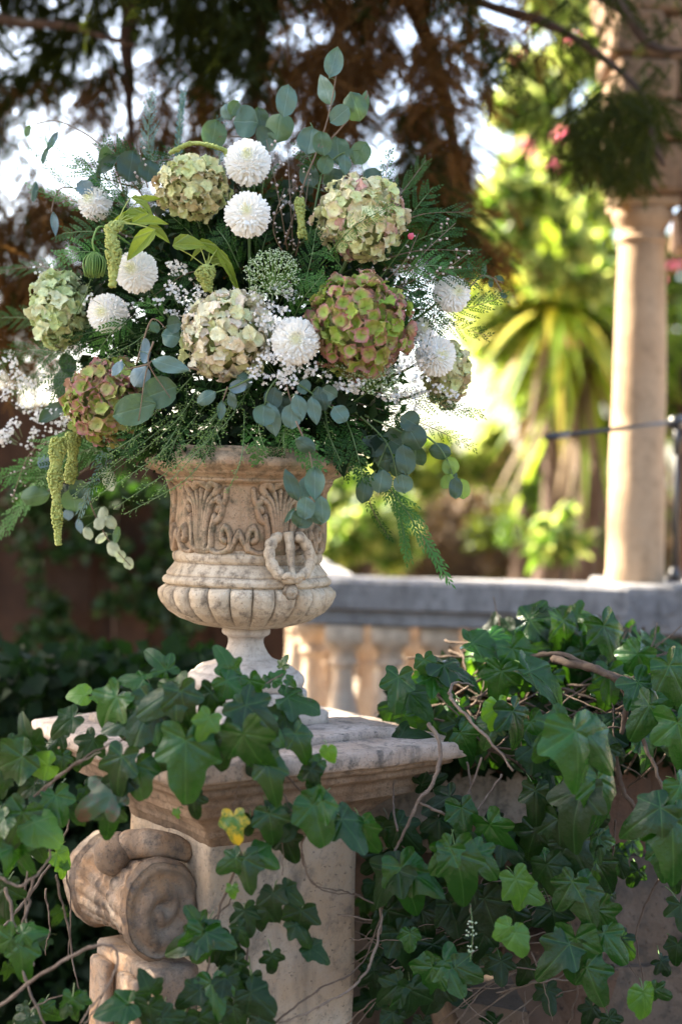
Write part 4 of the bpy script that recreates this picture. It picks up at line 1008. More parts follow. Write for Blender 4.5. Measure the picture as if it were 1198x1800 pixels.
cedar([(660, 830, 3.1), (700, 900, 3.08), (716, 985, 3.06)], .085, 'shorter green spray hanging beside the longest trailing one', M_CEDL, ll=.013, lw=.0045, ang=.5)
cedar([(640, 830, 3.15), (652, 890, 3.15), (684, 948, 3.15)], .04, 'dark thin sprig hanging left of the trailing fern sprays', ll=.011, ang=.5)
cedar([(260, 400, 3.1), (150, 300, 3.1), (72, 240, 3.12)], .055, 'spiky conifer tip reaching up at the far upper left', M_CEDL, lw=.0028)
cedar([(270, 410, 3.1), (150, 345, 3.12), (48, 262, 3.15)], .05, 'spiky conifer sprig below the highest left tip', M_CED, lw=.003)
cedar([(260, 420, 3.1), (180, 372, 3.12), (48, 330, 3.15)], .05, 'conifer sprig reaching left above the half hidden chrysanthemum', M_CEDL, lw=.003)
cedar([(250, 330, 3.15), (240, 290, 3.15), (205, 250, 3.15)], .07, 'upright cedar tip behind the tan hydrangea')
cedar([(160, 500, 3.2), (80, 470, 3.25), (-20, 478, 3.3)], .07, 'blurred dark cedar reaching out at left above the pale green hydrangea')
cedar([(120, 590, 3.2), (50, 560, 3.3), (-30, 560, 3.35)], .09, 'blurred cedar left of the pale green hydrangea', M_CED)
cedar([(150, 640, 3.2), (60, 615, 3.25), (-20, 650, 3.3)], .09, 'blurred cedar sprig under the pale green hydrangea at left', M_CED)
cedar([(160, 660, 3.2), (90, 660, 3.25), (20, 690, 3.3)], .08, 'dark cedar over the bright gap at lower left', M_CED)
cedar([(200, 780, 3.2), (100, 820, 3.3), (-10, 950, 3.35)], .12, 'soft blurred fern hanging at the far lower left', M_CEDL, lw=.005, ll=.014)
cedar([(220, 790, 3.15), (110, 800, 3.25), (-20, 850, 3.3)], .12, 'soft blurred fern spreading left behind the green tassel', M_CEDL, lw=.005, ll=.014)
cedar([(250, 780, 3.05), (190, 800, 3.05), (140, 905, 3.05)], .07, 'bluish fern tip hanging right of the green tassel', M_CEDB, ll=.013, ang=.55)
cedar([(330, 760, 3.0), (240, 800, 3.0), (160, 860, 3.02)], .10, 'dark fern under the red and green hydrangea', M_CED)
cedar([(300, 330, 3.2), (262, 260, 3.22), (268, 160, 3.25)], .075, 'blurred bluish conifer tip rising at the top left', M_CEDB)
cedar([(320, 330, 3.12), (314, 250, 3.12), (322, 165, 3.14)], .03, 'narrow pale blue conifer tip standing upright', M_CEDB, ll=.012, ang=.4, step=.007)
cedar([(390, 320, 3.15), (384, 250, 3.15), (388, 205, 3.15)], .05, 'small bluish conifer tip behind the round eucalyptus leaves', M_CEDB)
cedar([(350, 300, 3.15), (300, 280, 3.15), (215, 300, 3.15)], .10, 'dense cedar spray left of the tan hydrangea')
cedar([(480, 760, 2.92), (520, 770, 2.86), (560, 830, 2.86)], .09, 'bright fern tip hanging over the urn rim', M_CEDL, ll=.013, lw=.006)
cedar([(430, 750, 2.95), (450, 780, 2.86), (452, 815, 2.86)], .07, 'short fern tip at the middle of the urn rim', M_CEDL, ll=.013, lw=.006)
cedar([(500, 600, 3.0), (530, 530, 2.88), (570, 480, 2.86)], .085, 'cedar tip between the white umbel and the red edged hydrangea', M_CEDL)
cedar([(500, 570, 3.0), (540, 480, 2.92), (556, 400, 2.92)], .08, 'upright cedar spray right of the white umbel', M_CED)
cedar([(450, 520, 3.0), (520, 490, 2.9), (600, 520, 2.88)], .07, 'cedar tip resting on the red edged hydrangea', M_CEDL)
cedar([(380, 480, 3.0), (330, 480, 2.98), (270, 520, 2.98)], .10, 'dark cedar behind the small white clusters left of centre')
cedar([(560, 700, 3.0), (640, 740, 3.0), (740, 760, 3.0)], .10, 'dark cedar spray under the right hydrangea')
cedar([(600, 680, 3.0), (720, 700, 3.05), (850, 730, 3.1)], .075, 'thin dark spray reaching out over the bright patch at right')
cedar([(600, 700, 3.0), (730, 740, 3.05), (838, 790, 3.1)], .05, 'drooping dark twig tip in front of the bright patch', lw=.0026)
# filler sprigs of cedar that nothing tells apart
rf = random.Random(14)
for i in range(66):
    a = rf.uniform(0, 2*PI); q = rf.uniform(.25, .8); x0, y0 = 440+300*q*math.cos(a)*.7, 550+220*q*math.sin(a)*.8
    x1, y1 = 440+330*(q+.22)*math.cos(a), 545+250*(q+.25)*math.sin(a); y1 = min(y1, 790)
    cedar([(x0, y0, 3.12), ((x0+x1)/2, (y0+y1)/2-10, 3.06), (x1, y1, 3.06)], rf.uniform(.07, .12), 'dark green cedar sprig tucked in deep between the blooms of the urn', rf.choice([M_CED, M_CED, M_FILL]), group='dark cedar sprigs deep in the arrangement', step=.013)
for x0, y0, x1, y1, Y, W, m, lb in (
  (700, 420, 760, 330, 3.1, .12, M_CED, 'cedar spray high on the right behind the pink bud'), (690, 450, 800, 400, 3.12, .13, M_CED, 'wide cedar spray right of the upper right hydrangea'), (720, 500, 850, 470, 3.12, .12, M_CED, 'wide cedar spray over the small right chrysanthemum'),
  (700, 480, 790, 470, 3.0, .10, M_CEDL, 'light green cedar spray under the pink bud'), (700, 560, 740, 520, 2.98, .10, M_CED, 'short cedar spray left of the small right chrysanthemum'),
  (230, 350, 130, 290, 3.14, .13, M_CED, 'full cedar spray behind the half hidden chrysanthemum'), (220, 420, 110, 410, 3.12, .12, M_CED, 'cedar spray left of the drooping yellow green leaves'), (200, 450, 100, 450, 3.08, .10, M_CEDL, 'light cedar spray just above the pale green hydrangea'),
  (250, 330, 180, 250, 3.14, .10, M_CED, 'cedar tip above the half hidden chrysanthemum'), (180, 600, 70, 630, 3.14, .13, M_CED, 'full cedar spray below the pale green hydrangea'), (190, 640, 90, 690, 3.12, .12, M_CED, 'cedar spray left of the lower red and green hydrangea'),
  (170, 760, 70, 790, 3.14, .13, M_CEDL, 'light fern behind the long green tassel'), (180, 780, 60, 850, 3.2, .14, M_CED, 'dark fern behind the long green tassel'), (230, 560, 170, 620, 3.0, .09, M_CEDL, 'light sprig between the left chrysanthemum and the lower hydrangea'),
  (290, 560, 250, 530, 2.96, .08, M_CEDL, 'light sprig right of the left chrysanthemum'), (560, 330, 530, 250, 3.08, .09, M_CED, 'cedar tip left of the upper right hydrangea'), (420, 470, 380, 400, 3.0, .09, M_CED, 'cedar tip left of the stacked chrysanthemums'),
  (600, 470, 560, 440, 2.96, .08, M_CEDL, 'light cedar tip between the two right hydrangeas'), (720, 620, 700, 560, 2.95, .08, M_CED, 'cedar tip right of the red edged hydrangea'), (560, 760, 620, 830, 3.0, .12, M_CED, 'dark cedar spray hiding the right end of the rim')):
    cedar([(x0, y0, Y), ((x0+x1)/2, (y0+y1)/2-8, Y-.03), (x1, y1, Y)], W, lb, m, ll=.011, lw=.0045)
# inner leaf mass: stuff
pts = []
while len(pts) < 5200:
    px, py = rf.uniform(60, 830), rf.uniform(300, 820); q = ((px-430)/300)**2+((py-545)/225)**2
    low = abs(px-440) < 230 and 700 < py < 812
    if not (q < 1 or low): continue
    if q > .55 and rf.random() < (q-.55)*1.6 and not low: continue
    Y = 3.16+rf.uniform(-.10, .14) if not low else 3.1+rf.uniform(-.17, .1)
    pts.append(P(px, py, Y))
V, F = quads(np.array(pts), .036, (0, -1, .4), .6)
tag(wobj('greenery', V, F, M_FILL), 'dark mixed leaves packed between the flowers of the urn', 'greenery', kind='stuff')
pts = [P(min(700, max(170, rf.gauss(440, 150))), rf.uniform(640, 810), rf.uniform(2.95, 3.2)) for _ in range(1500)]
V, F = quads(np.array(pts), .022, (0, -1, .4), .4)
tag(wobj('leaves', V, F, M_CED), 'dark small leaves massed just above the urn rim', 'greenery', kind='stuff')

# ---- green seed sprays, lower left and rim
def bead(pts, W, label, mat=None, tm=None, br=.0019, name='seed_spray', cat='greenery', group=None, step=.011, gap=.0062):
    SEED[0] += 1; p = pxpath(pts); L = plen(p); t = thing(name, p[0], label, cat, group)
    (V, F), (TV, TF) = bead_unit(L, W, SEED[0], step, br, gap=gap)
    wobj('beads' if mat is None else 'flowers', warp(V, L, p), F, mat or M_BEAD, t, True); wobj('twigs', warp(TV, L, p), TF, tm or M_STEMG, t, False)
    V, F = tube(p, [.0015, .0006], 5); wobj('stem', V, F, tm or M_STEMG, t); return t
bead([(360, 690, 2.98), (250, 780, 2.9), (126, 872, 2.88)], .075, 'longest fine green seed spray hanging lowest left of the rim')
bead([(380, 690, 2.98), (290, 790, 2.88), (160, 880, 2.87)], .07, 'fine seed spray just right of the longest one')
bead([(400, 700, 2.96), (330, 800, 2.87), (200, 895, 2.86)], .06, 'seed spray curling down beside the urn shoulder')
bead([(410, 700, 2.96), (340, 830, 2.86), (218, 905, 2.86)], .05, 'seed spray whose tip hangs lowest beside the carved body')
bead([(420, 690, 2.96), (350, 790, 2.84), (272, 872, 2.84)], .06, 'seed spray in front of the left side of the rim')
bead([(430, 720, 2.92), (425, 800, 2.83), (400, 868, 2.84)], .028, 'single thin seed strand hanging before the carved rim')
bead([(340, 660, 2.96), (280, 720, 2.9), (205, 765, 2.9)], .08, 'dense seed spray over the red and green hydrangea')
bead([(350, 680, 2.96), (310, 740, 2.88), (230, 810, 2.88)], .09, 'bushy seed spray below the round eucalyptus leaves')
bead([(430, 670, 2.94), (370, 740, 2.86), (310, 800, 2.86)], .09, 'bushy seed spray left of the rim centre')
bead([(440, 680, 2.94), (400, 740, 2.86), (350, 790, 2.86)], .08, 'seed spray under the cream hydrangea')
bead([(280, 560, 3.0), (240, 600, 2.95), (190, 625, 2.95)], .08, 'seed spray beside the blue grey eucalyptus leaves', br=.0016)
bead([(260, 640, 3.0), (210, 625, 2.96), (170, 640, 2.96)], .06, 'short seed spray above the red and green hydrangea', br=.0016)
bead([(620, 760, 3.0), (590, 800, 2.98), (560, 850, 3.0)], .06, 'dark seed spray at the right end of the rim')
bead([(650, 740, 3.0), (620, 800, 2.98), (600, 850, 3.0)], .07, 'seed spray hanging right of the rim corner')
bead([(560, 640, 2.94), (610, 650, 2.86), (690, 690, 2.86)], .09, 'pale green seed spray under the red edged hydrangea', M_UMB, M_STEMG, .0022)
bead([(130, 560, 3.05), (150, 520, 3.0), (160, 490, 3.0)], .05, 'tiny seed spray over the pale green hydrangea', br=.0014)

bead([(470, 700, 2.94), (455, 750, 2.85), (470, 800, 2.84)], .09, 'bushy seed spray over the middle of the urn rim')
bead([(300, 730, 2.96), (250, 760, 2.88), (190, 800, 2.88)], .10, 'feathery seed spray under the large flat eucalyptus leaves')
bead([(330, 720, 2.96), (300, 770, 2.87), (250, 840, 2.87)], .08, 'seed spray drooping over the left end of the rim')
bead([(390, 730, 2.96), (370, 770, 2.85), (330, 810, 2.85)], .09, 'thick seed spray spilling across the left half of the rim')
bead([(520, 720, 2.94), (500, 760, 2.86), (500, 800, 2.85)], .08, 'seed spray between the two bright fern tips on the rim')
bead([(570, 720, 2.96), (580, 770, 2.9), (600, 830, 2.9)], .08, 'seed spray falling over the right half of the rim')
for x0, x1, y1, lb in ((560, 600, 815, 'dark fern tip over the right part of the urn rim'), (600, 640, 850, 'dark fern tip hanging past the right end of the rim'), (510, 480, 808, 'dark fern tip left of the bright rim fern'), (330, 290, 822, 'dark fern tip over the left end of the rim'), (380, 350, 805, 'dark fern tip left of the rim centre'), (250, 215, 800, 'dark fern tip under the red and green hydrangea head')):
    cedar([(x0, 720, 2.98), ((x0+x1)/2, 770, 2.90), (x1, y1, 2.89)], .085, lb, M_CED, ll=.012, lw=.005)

# ---- waxflower twigs: pale round buds on brown twigs
def wax(pts, W, label): return bead(pts, W, label, M_WAX, M_STEMB, .0031, 'waxflower', 'waxflower', step=.022, gap=.012)
wax([(505, 440, 3.05), (490, 350, 3.02), (468, 245, 3.02)], .09, 'waxflower twig rising behind the two stacked chrysanthemums')
wax([(515, 440, 3.05), (510, 350, 3.02), (505, 255, 3.04)], .09, 'upright waxflower twig left of the round top eucalyptus leaves')
wax([(520, 450, 3.05), (535, 370, 3.02), (545, 290, 3.04)], .08, 'waxflower twig beside the upper right hydrangea')
wax([(500, 450, 3.0), (480, 400, 2.98), (500, 330, 2.98)], .08, 'waxflower twig in front of its taller neighbours')
wax([(690, 520, 3.0), (740, 450, 3.0), (800, 392, 3.05)], .12, 'waxflower twig reaching to the upper right over dark cedar')
wax([(690, 540, 3.0), (760, 490, 2.98), (830, 440, 3.02)], .12, 'waxflower twig above the small right chrysanthemum')
wax([(670, 500, 3.0), (710, 460, 2.96), (735, 410, 2.98)], .10, 'waxflower twig near the pink bud')
wax([(240, 420, 3.1), (190, 400, 3.1), (120, 345, 3.12)], .09, 'reddish waxflower twig over the half hidden chrysanthemum')
wax([(260, 330, 3.1), (250, 290, 3.1), (245, 262, 3.1)], .08, 'waxflower twig left of the tan hydrangea')
wax([(260, 640, 2.95), (235, 650, 2.92), (215, 640, 2.92)], .05, 'tiny waxflower twig beside the blue eucalyptus leaves')
wax([(150, 760, 3.1), (60, 790, 3.2), (20, 880, 3.25)], .10, 'blurred waxflower twig hanging at the lower left')
pb = thing('pink_bud', P(722, 416, 2.95), 'tiny bright pink bud in the dark cedar at right', 'bud')
V, F = lathe([(.0005, -.006), (.006, -.003), (.0072, .002), (.004, .007), (.0005, .008)], 14); wobj('petals', vnoise(V, 200, .002)+P(722, 416, 2.95), F, M_PINK, pb)
stem_to(pb, P(722, 416, 2.96), .001)

# ---- white lacy clusters (tiny white flowers)
def lace(px, py, rx, ry, Y, n, label, mat=None, fr=.0042, name='white_lace_flower'):
    SEED[0] += 1; r = random.Random(SEED[0]); c = P(px, py, Y); t = thing(name, c, label, 'filler flower')
    V, F, TV, TF = [], [], [], []; base = c+A(0, .06, -px2(ry, Y)*.8)
    heads = [c+A(r.uniform(-1, 1)*px2(rx, Y), r.uniform(-.03, .03), r.uniform(-1, 1)*px2(ry, Y)) for _ in range(max(4, n//9))]
    heads = [h for h in heads if ((h[0]-c[0])/px2(rx, Y))**2+((h[2]-c[2])/px2(ry, Y))**2 < 1.1] or heads[:2]
    for h in heads:
        v, f = tube(catmull([base*.6+h*.4+A(0, .02, 0), h], 3), .0006, 3, False); TF += [tuple(k+len(TV) for k in q) for q in f]; TV += list(v)
        for _ in range(9):
            p = h+A(r.gauss(0, .0075), r.gauss(0, .006), r.gauss(0, .0065)); z = nrm(A(r.gauss(0, .6), -1, r.gauss(0, .6)+.2)); x = nrm(np.cross(A(.1, .2, 1), z)); y = np.cross(z, x); s = fr*r.uniform(.7, 1.25); a0 = r.uniform(0, 6)
            for k in range(5):
                a = a0+k*2*PI/5; d1 = x*math.cos(a)+y*math.sin(a); d2 = x*math.cos(a+.55)+y*math.sin(a+.55); d0 = x*math.cos(a-.55)+y*math.sin(a-.55)
                o = len(V); V += [p, p+d0*s*.62+z*s*.2, p+d1*s+z*s*.1, p+d2*s*.62+z*s*.2]; F.append((o, o+1, o+2, o+3))
    wobj('florets', V, F, mat or M_WHITE, t, True); wobj('twigs', TV, TF, M_STEMG, t, False)
lace(312, 522, 40, 30, 2.93, 150, 'white lacy cluster left of the cream hydrangea')
lace(300, 480, 26, 18, 2.97, 60, 'small white lacy cluster above the one left of the cream hydrangea')
lace(480, 590, 34, 50, 2.84, 210, 'white lacy flowers between cream hydrangea and lowest chrysanthemum')
lace(500, 655, 58, 30, 2.84, 260, 'white lacy flowers spilling below the lowest chrysanthemum')
lace(480, 520, 40, 22, 2.90, 90, 'white lacy flowers under the green umbel')
lace(605, 668, 36, 26, 2.88, 120, 'white lacy flowers under the red edged hydrangea')
lace(700, 660, 50, 44, 2.92, 190, 'white lacy flowers left of the lower right chrysanthemum')
lace(745, 610, 34, 30, 2.94, 110, 'white lacy flowers in front of the lower right chrysanthemum')
lace(740, 700, 60, 26, 3.0, 110, 'white lacy flowers thinning out at the lower right')
lace(45, 690, 50, 60, 3.2, 240, 'blurred white lacy flowers against the bright gap at far left')
lace(30, 760, 42, 30, 3.22, 130, 'blurred white lacy flowers lowest at the far left')
lace(10, 640, 30, 40, 3.25, 80, 'blurred white lacy flowers at the left picture edge')
lace(100, 740, 26, 22, 3.12, 70, 'white lacy flowers above the green tassel')
lace(80, 490, 24, 16, 3.12, 40, 'white lacy flowers above the pale green hydrangea')
lace(190, 528, 34, 12, 2.94, 50, 'white lacy flowers over the left chrysanthemum')

# ---- umbels
def umbel(px, py, rx, ry, Y, label, rays=34, k=13, face=(.0, -.8, .6)):
    SEED[0] += 1; r = random.Random(SEED[0]); c = P(px, py, Y); z = nrm(np.array(face)); x = nrm(np.cross(A(0, 0, 1), z)); y = np.cross(z, x)
    t = thing('white_umbel', c, label, 'umbel flower'); a, b = px2(rx, Y), px2(ry, Y); apex = c-z*.07; V, F, TV, TF = [], [], [], []
    th, ph = fib(rays, 1.0)
    for t_, p in zip(th, ph):
        q = math.sin(t_)/math.sin(1.0); h = c+x*a*q*math.cos(p)+y*b*q*math.sin(p)*1.1-z*.02*q*q
        v, f = tube([apex, h], .0008, 4, False); TF += [tuple(i+len(TV) for i in g_) for g_ in f]; TV += list(v)
        for _ in range(k):
            d = nrm(A(r.gauss(0, 1), r.gauss(0, 1), r.gauss(0, 1))+z*.8); e = h+d*r.uniform(.005, .0105)
            v, f = tube([h, e], .00035, 3, False); TF += [tuple(i+len(TV) for i in g_) for g_ in f]; TV += list(v)
            v, f = octa(e, .0015*r.uniform(.7, 1.3)); F += [tuple(i+len(V) for i in g_) for g_ in f]; V += list(v)
    wobj('florets', V, F, M_UMB, t); wobj('rays', TV, TF, M_BEAD, t, False)
    V, F = tube(catmull([apex, (apex+ROOT)/2+A(0, .05, 0), ROOT], 12), .0018, 6); wobj('stem', V, F, M_STEMG, t)
umbel(478, 470, 48, 54, 2.86, 'lacy green and white umbel right below the stacked chrysanthemums', 44, 15)
umbel(655, 655, 52, 34, 2.87, 'pale lacy umbel under the red edged hydrangea', 30, 12, (.1, -.7, .4))
umbel(240, 700, 30, 20, 2.99, 'small green umbel hidden over the red and green hydrangea', 12, 8)
# closed ribbed umbel head
cb = thing('closed_umbel', P(166, 462, 2.98), 'closed ribbed green umbel head hanging from a bent stalk at left', 'umbel flower')
V, F = lathe([(.003, .020), (.010, .019), (.018, .010), (.022, 0), (.022, -.012), (.017, -.020), (.004, -.019)], 72, lambda T, Z, Rr: Rr*(.86+.10*np.abs(np.cos(T*13+Z*14))+.05*np.sin(T*3+1)))
wobj('head', vnoise(V, 60, .006)+P(166, 462, 2.98), F, M_CEDL, cb)
rib = []
for k in range(30):
    a = 2*PI*k/30+rf.uniform(-.06, .06); c = P(166, 462, 2.98); rr2 = rf.uniform(.95, 1.1)
    rib.append(tube(catmull([c+A(.004*math.cos(a), .004*math.sin(a), .022), c+A(.0185*math.cos(a)*rr2, .0185*math.sin(a)*rr2, .010), c+A(.0225*math.cos(a)*rr2, .0225*math.sin(a)*rr2, -.006), c+A(.017*math.cos(a)*rr2, .017*math.sin(a)*rr2, -.024-rf.uniform(0, .006))], 8), [.0010, .0013, .0016], 5))
V, F = join(rib); wobj('ribs', V, F, M_BEAD, cb)
V, F = tube(pxpath([(166, 442, 2.98), (164, 420, 2.98), (180, 398, 3.0), (230, 430, 3.05)]), .0022, 6); wobj('stem', V, F, M_BEAD, cb)

# ---- eucalyptus
def euc_mesh(seed, asp=.92, point=.0):
    r = random.Random(seed); V, F = [], []; n = 9; m = 9
    for i in range(n):
        f = i/(n-1); w = .5*asp*math.sqrt(max(0, 1-(2*f-1)**2)) if point == 0 else .5*asp*math.sin(PI*f**.85)**(.75)
        if i == 0: w = .02
        if i == n-1: w = .015
        for j in range(m):
            s = (j-4)/4; V.append((s*w, f+.02*math.sin(5*s+seed), .20*s*s*asp*.8*math.cos(seed*1.3)-.22*(f-.4)**2+.045*math.sin(3*f*PI+seed+2*s)))
    F = [(i*m+j, i*m+j+1, (i+1)*m+j+1, (i+1)*m+j) for i in range(n-1) for j in range(m-1)]
    return np.array(V), F
EME = {}
for nm, m in (('g', M_EUC), ('n', M_EUCG), ('b', M_EUCB), ('d', M_EUCD)):
    EME[nm, 0] = [mesh('leaf', *euc_mesh(k), m) for k in range(3)]; EME[nm, 1] = [mesh('leaf', *euc_mesh(k+5, .95, 1), m) for k in range(2)]
M_EUCY = leafmat('eucalyptus_leaf_yellow_green', (.10, .18, .05), (.13, .22, .07), .5, .55, (.35, .55, .10), [0], (.25, .35, .12), 0, .15)  # lighter yellow green and more translucent than the other leaves
EME['y', 0] = [mesh('leaf', *euc_mesh(k+9), M_EUCY) for k in range(2)]
M_EUCP = leafmat('pale_coin_leaf', (.30, .36, .26), (.38, .42, .30), .6, .25, (.4, .5, .3), [0], (.45, .48, .38), 0, .1)
EME['p', 0] = [mesh('leaf', *euc_mesh(k+12, .85), M_EUCP) for k in range(2)]
def euc(label, stems, leaves, Y, name='eucalyptus_branch', tilt=.35):
    """leaves: (centre x, centre y, width, height along tip axis, tip angle (0 down, 90 right, 180 up), kind)"""
    SEED[0] += 1; r = random.Random(SEED[0]); p0 = P(stems[0][0][0], stems[0][0][1], Y)
    t = thing(name, p0, label, 'eucalyptus')
    cur = []
    for s in stems:
        p = catmull([P(q[0], q[1], q[2] if len(q) > 2 else Y) for q in s], 20); cur.append(p)
        V, F = tube(p, [.0022, .0010], 6); wobj('stem', V, F, M_STEMB if r.random() < .6 else M_STEMG, t)
    allp = np.concatenate(cur)
    for lf in leaves:
        x, y, w_, h_, ang, kd = lf[:6]; Yl = Y+r.uniform(-.03, .02); a = math.radians(ang)
        tip = RGT*math.sin(a)-UPV*math.cos(a)+A(0, r.uniform(-.2, .2), 0)*tilt; c = P(x, y, Yl); h = px2(h_, Yl); w = px2(w_, Yl)
        b = c-nrm(tip)*h*.5; zn = A(r.gauss(0, tilt*.6), -1, r.gauss(0, tilt*.6)+.1)
        pt_ = 0
        if w_ < .62*h_ or kd == 'b' and r.random() < .5: pt_ = 1
        if kd in 'yp': pt_ = 0
        me = r.choice(EME[kd, pt_]); s = (w/.93, h, (w+h)*.5)
        piece('leaf', me, t, frame_yz(tip, zn, b, s))
        q = allp[np.argmin(((allp-b)**2).sum(1))]
        if np.linalg.norm(q-b) < .09:
            V, F = tube([q, (q+b)/2+A(0, -.002, .002), b], .0008, 4); wobj('petiole', V, F, M_STEMG, t)
    return t
euc('tallest eucalyptus branch rising above all the blooms', [[(500, 430), (535, 320), (556, 268), (578, 200), (592, 120), (588, 96)], [(556, 268), (590, 235), (640, 175), (645, 160)]],
    [(586, 110, 34, 58, 165, 'g'), (572, 158, 32, 58, 200, 'g'), (503, 177, 38, 58, 170, 'g'), (625, 186, 44, 52, 20, 'n'), (640, 180, 18, 44, 170, 'n'), (597, 202, 34, 42, -50, 'g')], 3.03)
euc('round leaved eucalyptus between the top chrysanthemum and upper right hydrangea', [[(540, 430), (560, 330), (570, 270), (545, 215)], [(565, 300), (600, 270), (640, 262)]],
    [(545, 248, 46, 50, 170, 'g'), (566, 252, 34, 44, 190, 'n'), (594, 266, 46, 50, 185, 'g'), (633, 269, 38, 44, 150, 'n'), (606, 290, 22, 36, 0, 'g'), (543, 309, 36, 44, 200, 'd'), (584, 312, 42, 36, 180, 'd'), (572, 290, 30, 34, 160, 'n'), (655, 312, 40, 34, 120, 'd'), (676, 330, 30, 34, 120, 'g'), (600, 330, 40, 36, 200, 'd')], 3.05)
euc('eucalyptus sprig with broad round leaves above the highest chrysanthemum', [[(450, 360), (440, 260), (430, 210), (400, 180)], [(440, 260), (480, 230), (500, 200)], [(430, 240), (385, 240)]],
    [(432, 214, 60, 42, 90, 'g'), (412, 190, 26, 28, 150, 'n'), (376, 236, 46, 52, 170, 'n'), (490, 222, 52, 54, 170, 'n'), (458, 210, 30, 44, 190, 'd'), (468, 246, 50, 34, 120, 'd'), (400, 196, 26, 30, 200, 'g')], 3.08)
euc('eucalyptus leaves at the upper left of the tan hydrangea', [[(290, 400), (240, 330), (200, 280), (160, 250)], [(240, 330), (170, 310)]],
    [(230, 292, 50, 56, 170, 'd'), (192, 288, 24, 58, 130, 'd'), (186, 278, 40, 26, 90, 'n'), (165, 322, 26, 46, 155, 'b'), (150, 330, 30, 30, 200, 'b'), (262, 300, 40, 40, 170, 'd')], 3.13)
euc('thin arching eucalyptus twig with few narrow leaves at far left', [[(230, 380), (190, 270), (110, 215), (60, 218)], [(170, 340), (110, 330), (92, 365), (96, 378)]],
    [(50, 231, 14, 22, -20, 'n'), (96, 394, 14, 42, 5, 'b'), (60, 335, 40, 14, -90, 'd'), (92, 250, 12, 40, -30, 'b'), (80, 275, 12, 30, -20, 'g')], 3.15)
euc('large flat eucalyptus leaves over the red and green hydrangea', [[(350, 650), (300, 640), (262, 640), (244, 740)], [(270, 600), (262, 640), (300, 700)], [(262, 640), (220, 650)]],
    [(236, 720, 56, 78, -75, 'n'), (280, 690, 58, 64, 110, 'n'), (246, 661, 36, 42, -30, 'b'), (256, 618, 46, 19, 90, 'b'), (300, 642, 30, 68, 75, 'g'), (206, 648, 18, 32, -40, 'b')], 2.86, tilt=.2)
euc('pair of eucalyptus leaves left of the cream hydrangea', [[(240, 640), (262, 570), (275, 562), (292, 578)]],
    [(300, 590, 42, 32, 80, 'g'), (306, 570, 32, 26, 100, 'd'), (272, 575, 18, 24, 200, 'n')], 2.90)
euc('eucalyptus sprig hanging beneath the cream hydrangea', [[(450, 660), (410, 680), (380, 690), (350, 705)], [(400, 680), (388, 715)]],
    [(362, 698, 26, 38, -60, 'g'), (418, 680, 24, 34, -80, 'b'), (388, 722, 16, 36, -5, 'g'), (430, 668, 30, 30, 60, 'g'), (408, 705, 20, 34, 10, 'd')], 2.88)
euc('eucalyptus sprig with pale leaves hanging below the lowest chrysanthemum', [[(500, 650), (470, 690), (465, 735)], [(500, 660), (510, 700), (530, 740)], [(510, 665), (560, 700), (598, 730)]],
    [(463, 730, 42, 38, 0, 'g'), (478, 738, 34, 60, 10, 'g'), (498, 716, 40, 44, 10, 'd'), (526, 716, 28, 48, 12, 'g'), (512, 732, 36, 44, 0, 'g'), (552, 722, 26, 50, 10, 'g'), (566, 700, 34, 44, 20, 'd'), (597, 728, 34, 34, 40, 'g'), (534, 680, 30, 24, 60, 'g'), (480, 700, 34, 40, -10, 'd'), (578, 690, 30, 32, 60, 'g')], 2.86)
euc('eucalyptus tuft hanging in front of the urn body', [[(520, 740), (545, 800), (548, 850), (540, 900)], [(548, 850), (566, 890)]],
    [(553, 850, 36, 60, 0, 'g'), (537, 893, 36, 40, -5, 'g'), (566, 896, 30, 48, 5, 'g'), (531, 912, 40, 34, -20, 'd'), (512, 852, 26, 60, 200, 'd'), (536, 860, 26, 48, -10, 'g'), (509, 906, 10, 32, -35, 'g'), (536, 783, 28, 40, 60, 'd'), (560, 905, 30, 36, 10, 'd')], 2.80)
euc('dense eucalyptus cluster hanging right of the urn rim', [[(620, 720), (680, 780), (700, 850)], [(680, 780), (650, 850)], [(640, 730), (720, 770), (730, 820)]],
    [(674, 810, 44, 38, 100, 'd'), (669, 846, 42, 42, -10, 'g'), (640, 860, 32, 50, -10, 'd'), (708, 850, 36, 34, 10, 'g'), (712, 808, 36, 54, 10, 'd'), (690, 776, 50, 46, 60, 'd'), (727, 768, 46, 48, 30, 'd'), (655, 784, 44, 40, -20, 'd'), (700, 820, 32, 40, 0, 'd'), (735, 800, 30, 40, 20, 'd'), (720, 740, 40, 34, 60, 'd')], 2.96)
euc('small eucalyptus tip with light green leaves trailing at far right', [[(740, 760), (770, 785), (790, 820), (800, 862)]],
    [(773, 793, 30, 40, 80, 'd'), (790, 820, 32, 34, 10, 'y'), (794, 840, 20, 44, 5, 'd'), (812, 860, 28, 36, 10, 'y'), (800, 858, 26, 38, 0, 'd'), (784, 846, 24, 30, -30, 'y')], 3.0)
euc('blurred chain of pale coin shaped leaves hanging left of the urn', [[(150, 850), (165, 900), (195, 955), (230, 995)]],
    [(180, 905, 22, 30, -10, 'p'), (194, 918, 22, 28, 30, 'p'), (178, 946, 16, 26, -50, 'p'), (198, 965, 26, 30, 20, 'p'), (213, 978, 20, 24, 10, 'p'), (226, 990, 20, 24, 10, 'p'), (175, 920, 24, 24, -60, 'p'), (205, 940, 30, 14, 80, 'n'), (140, 925, 14, 26, 10, 'b'), (154, 938, 20, 24, 20, 'p'), (120, 905, 20, 20, 0, 'b')], 3.2)
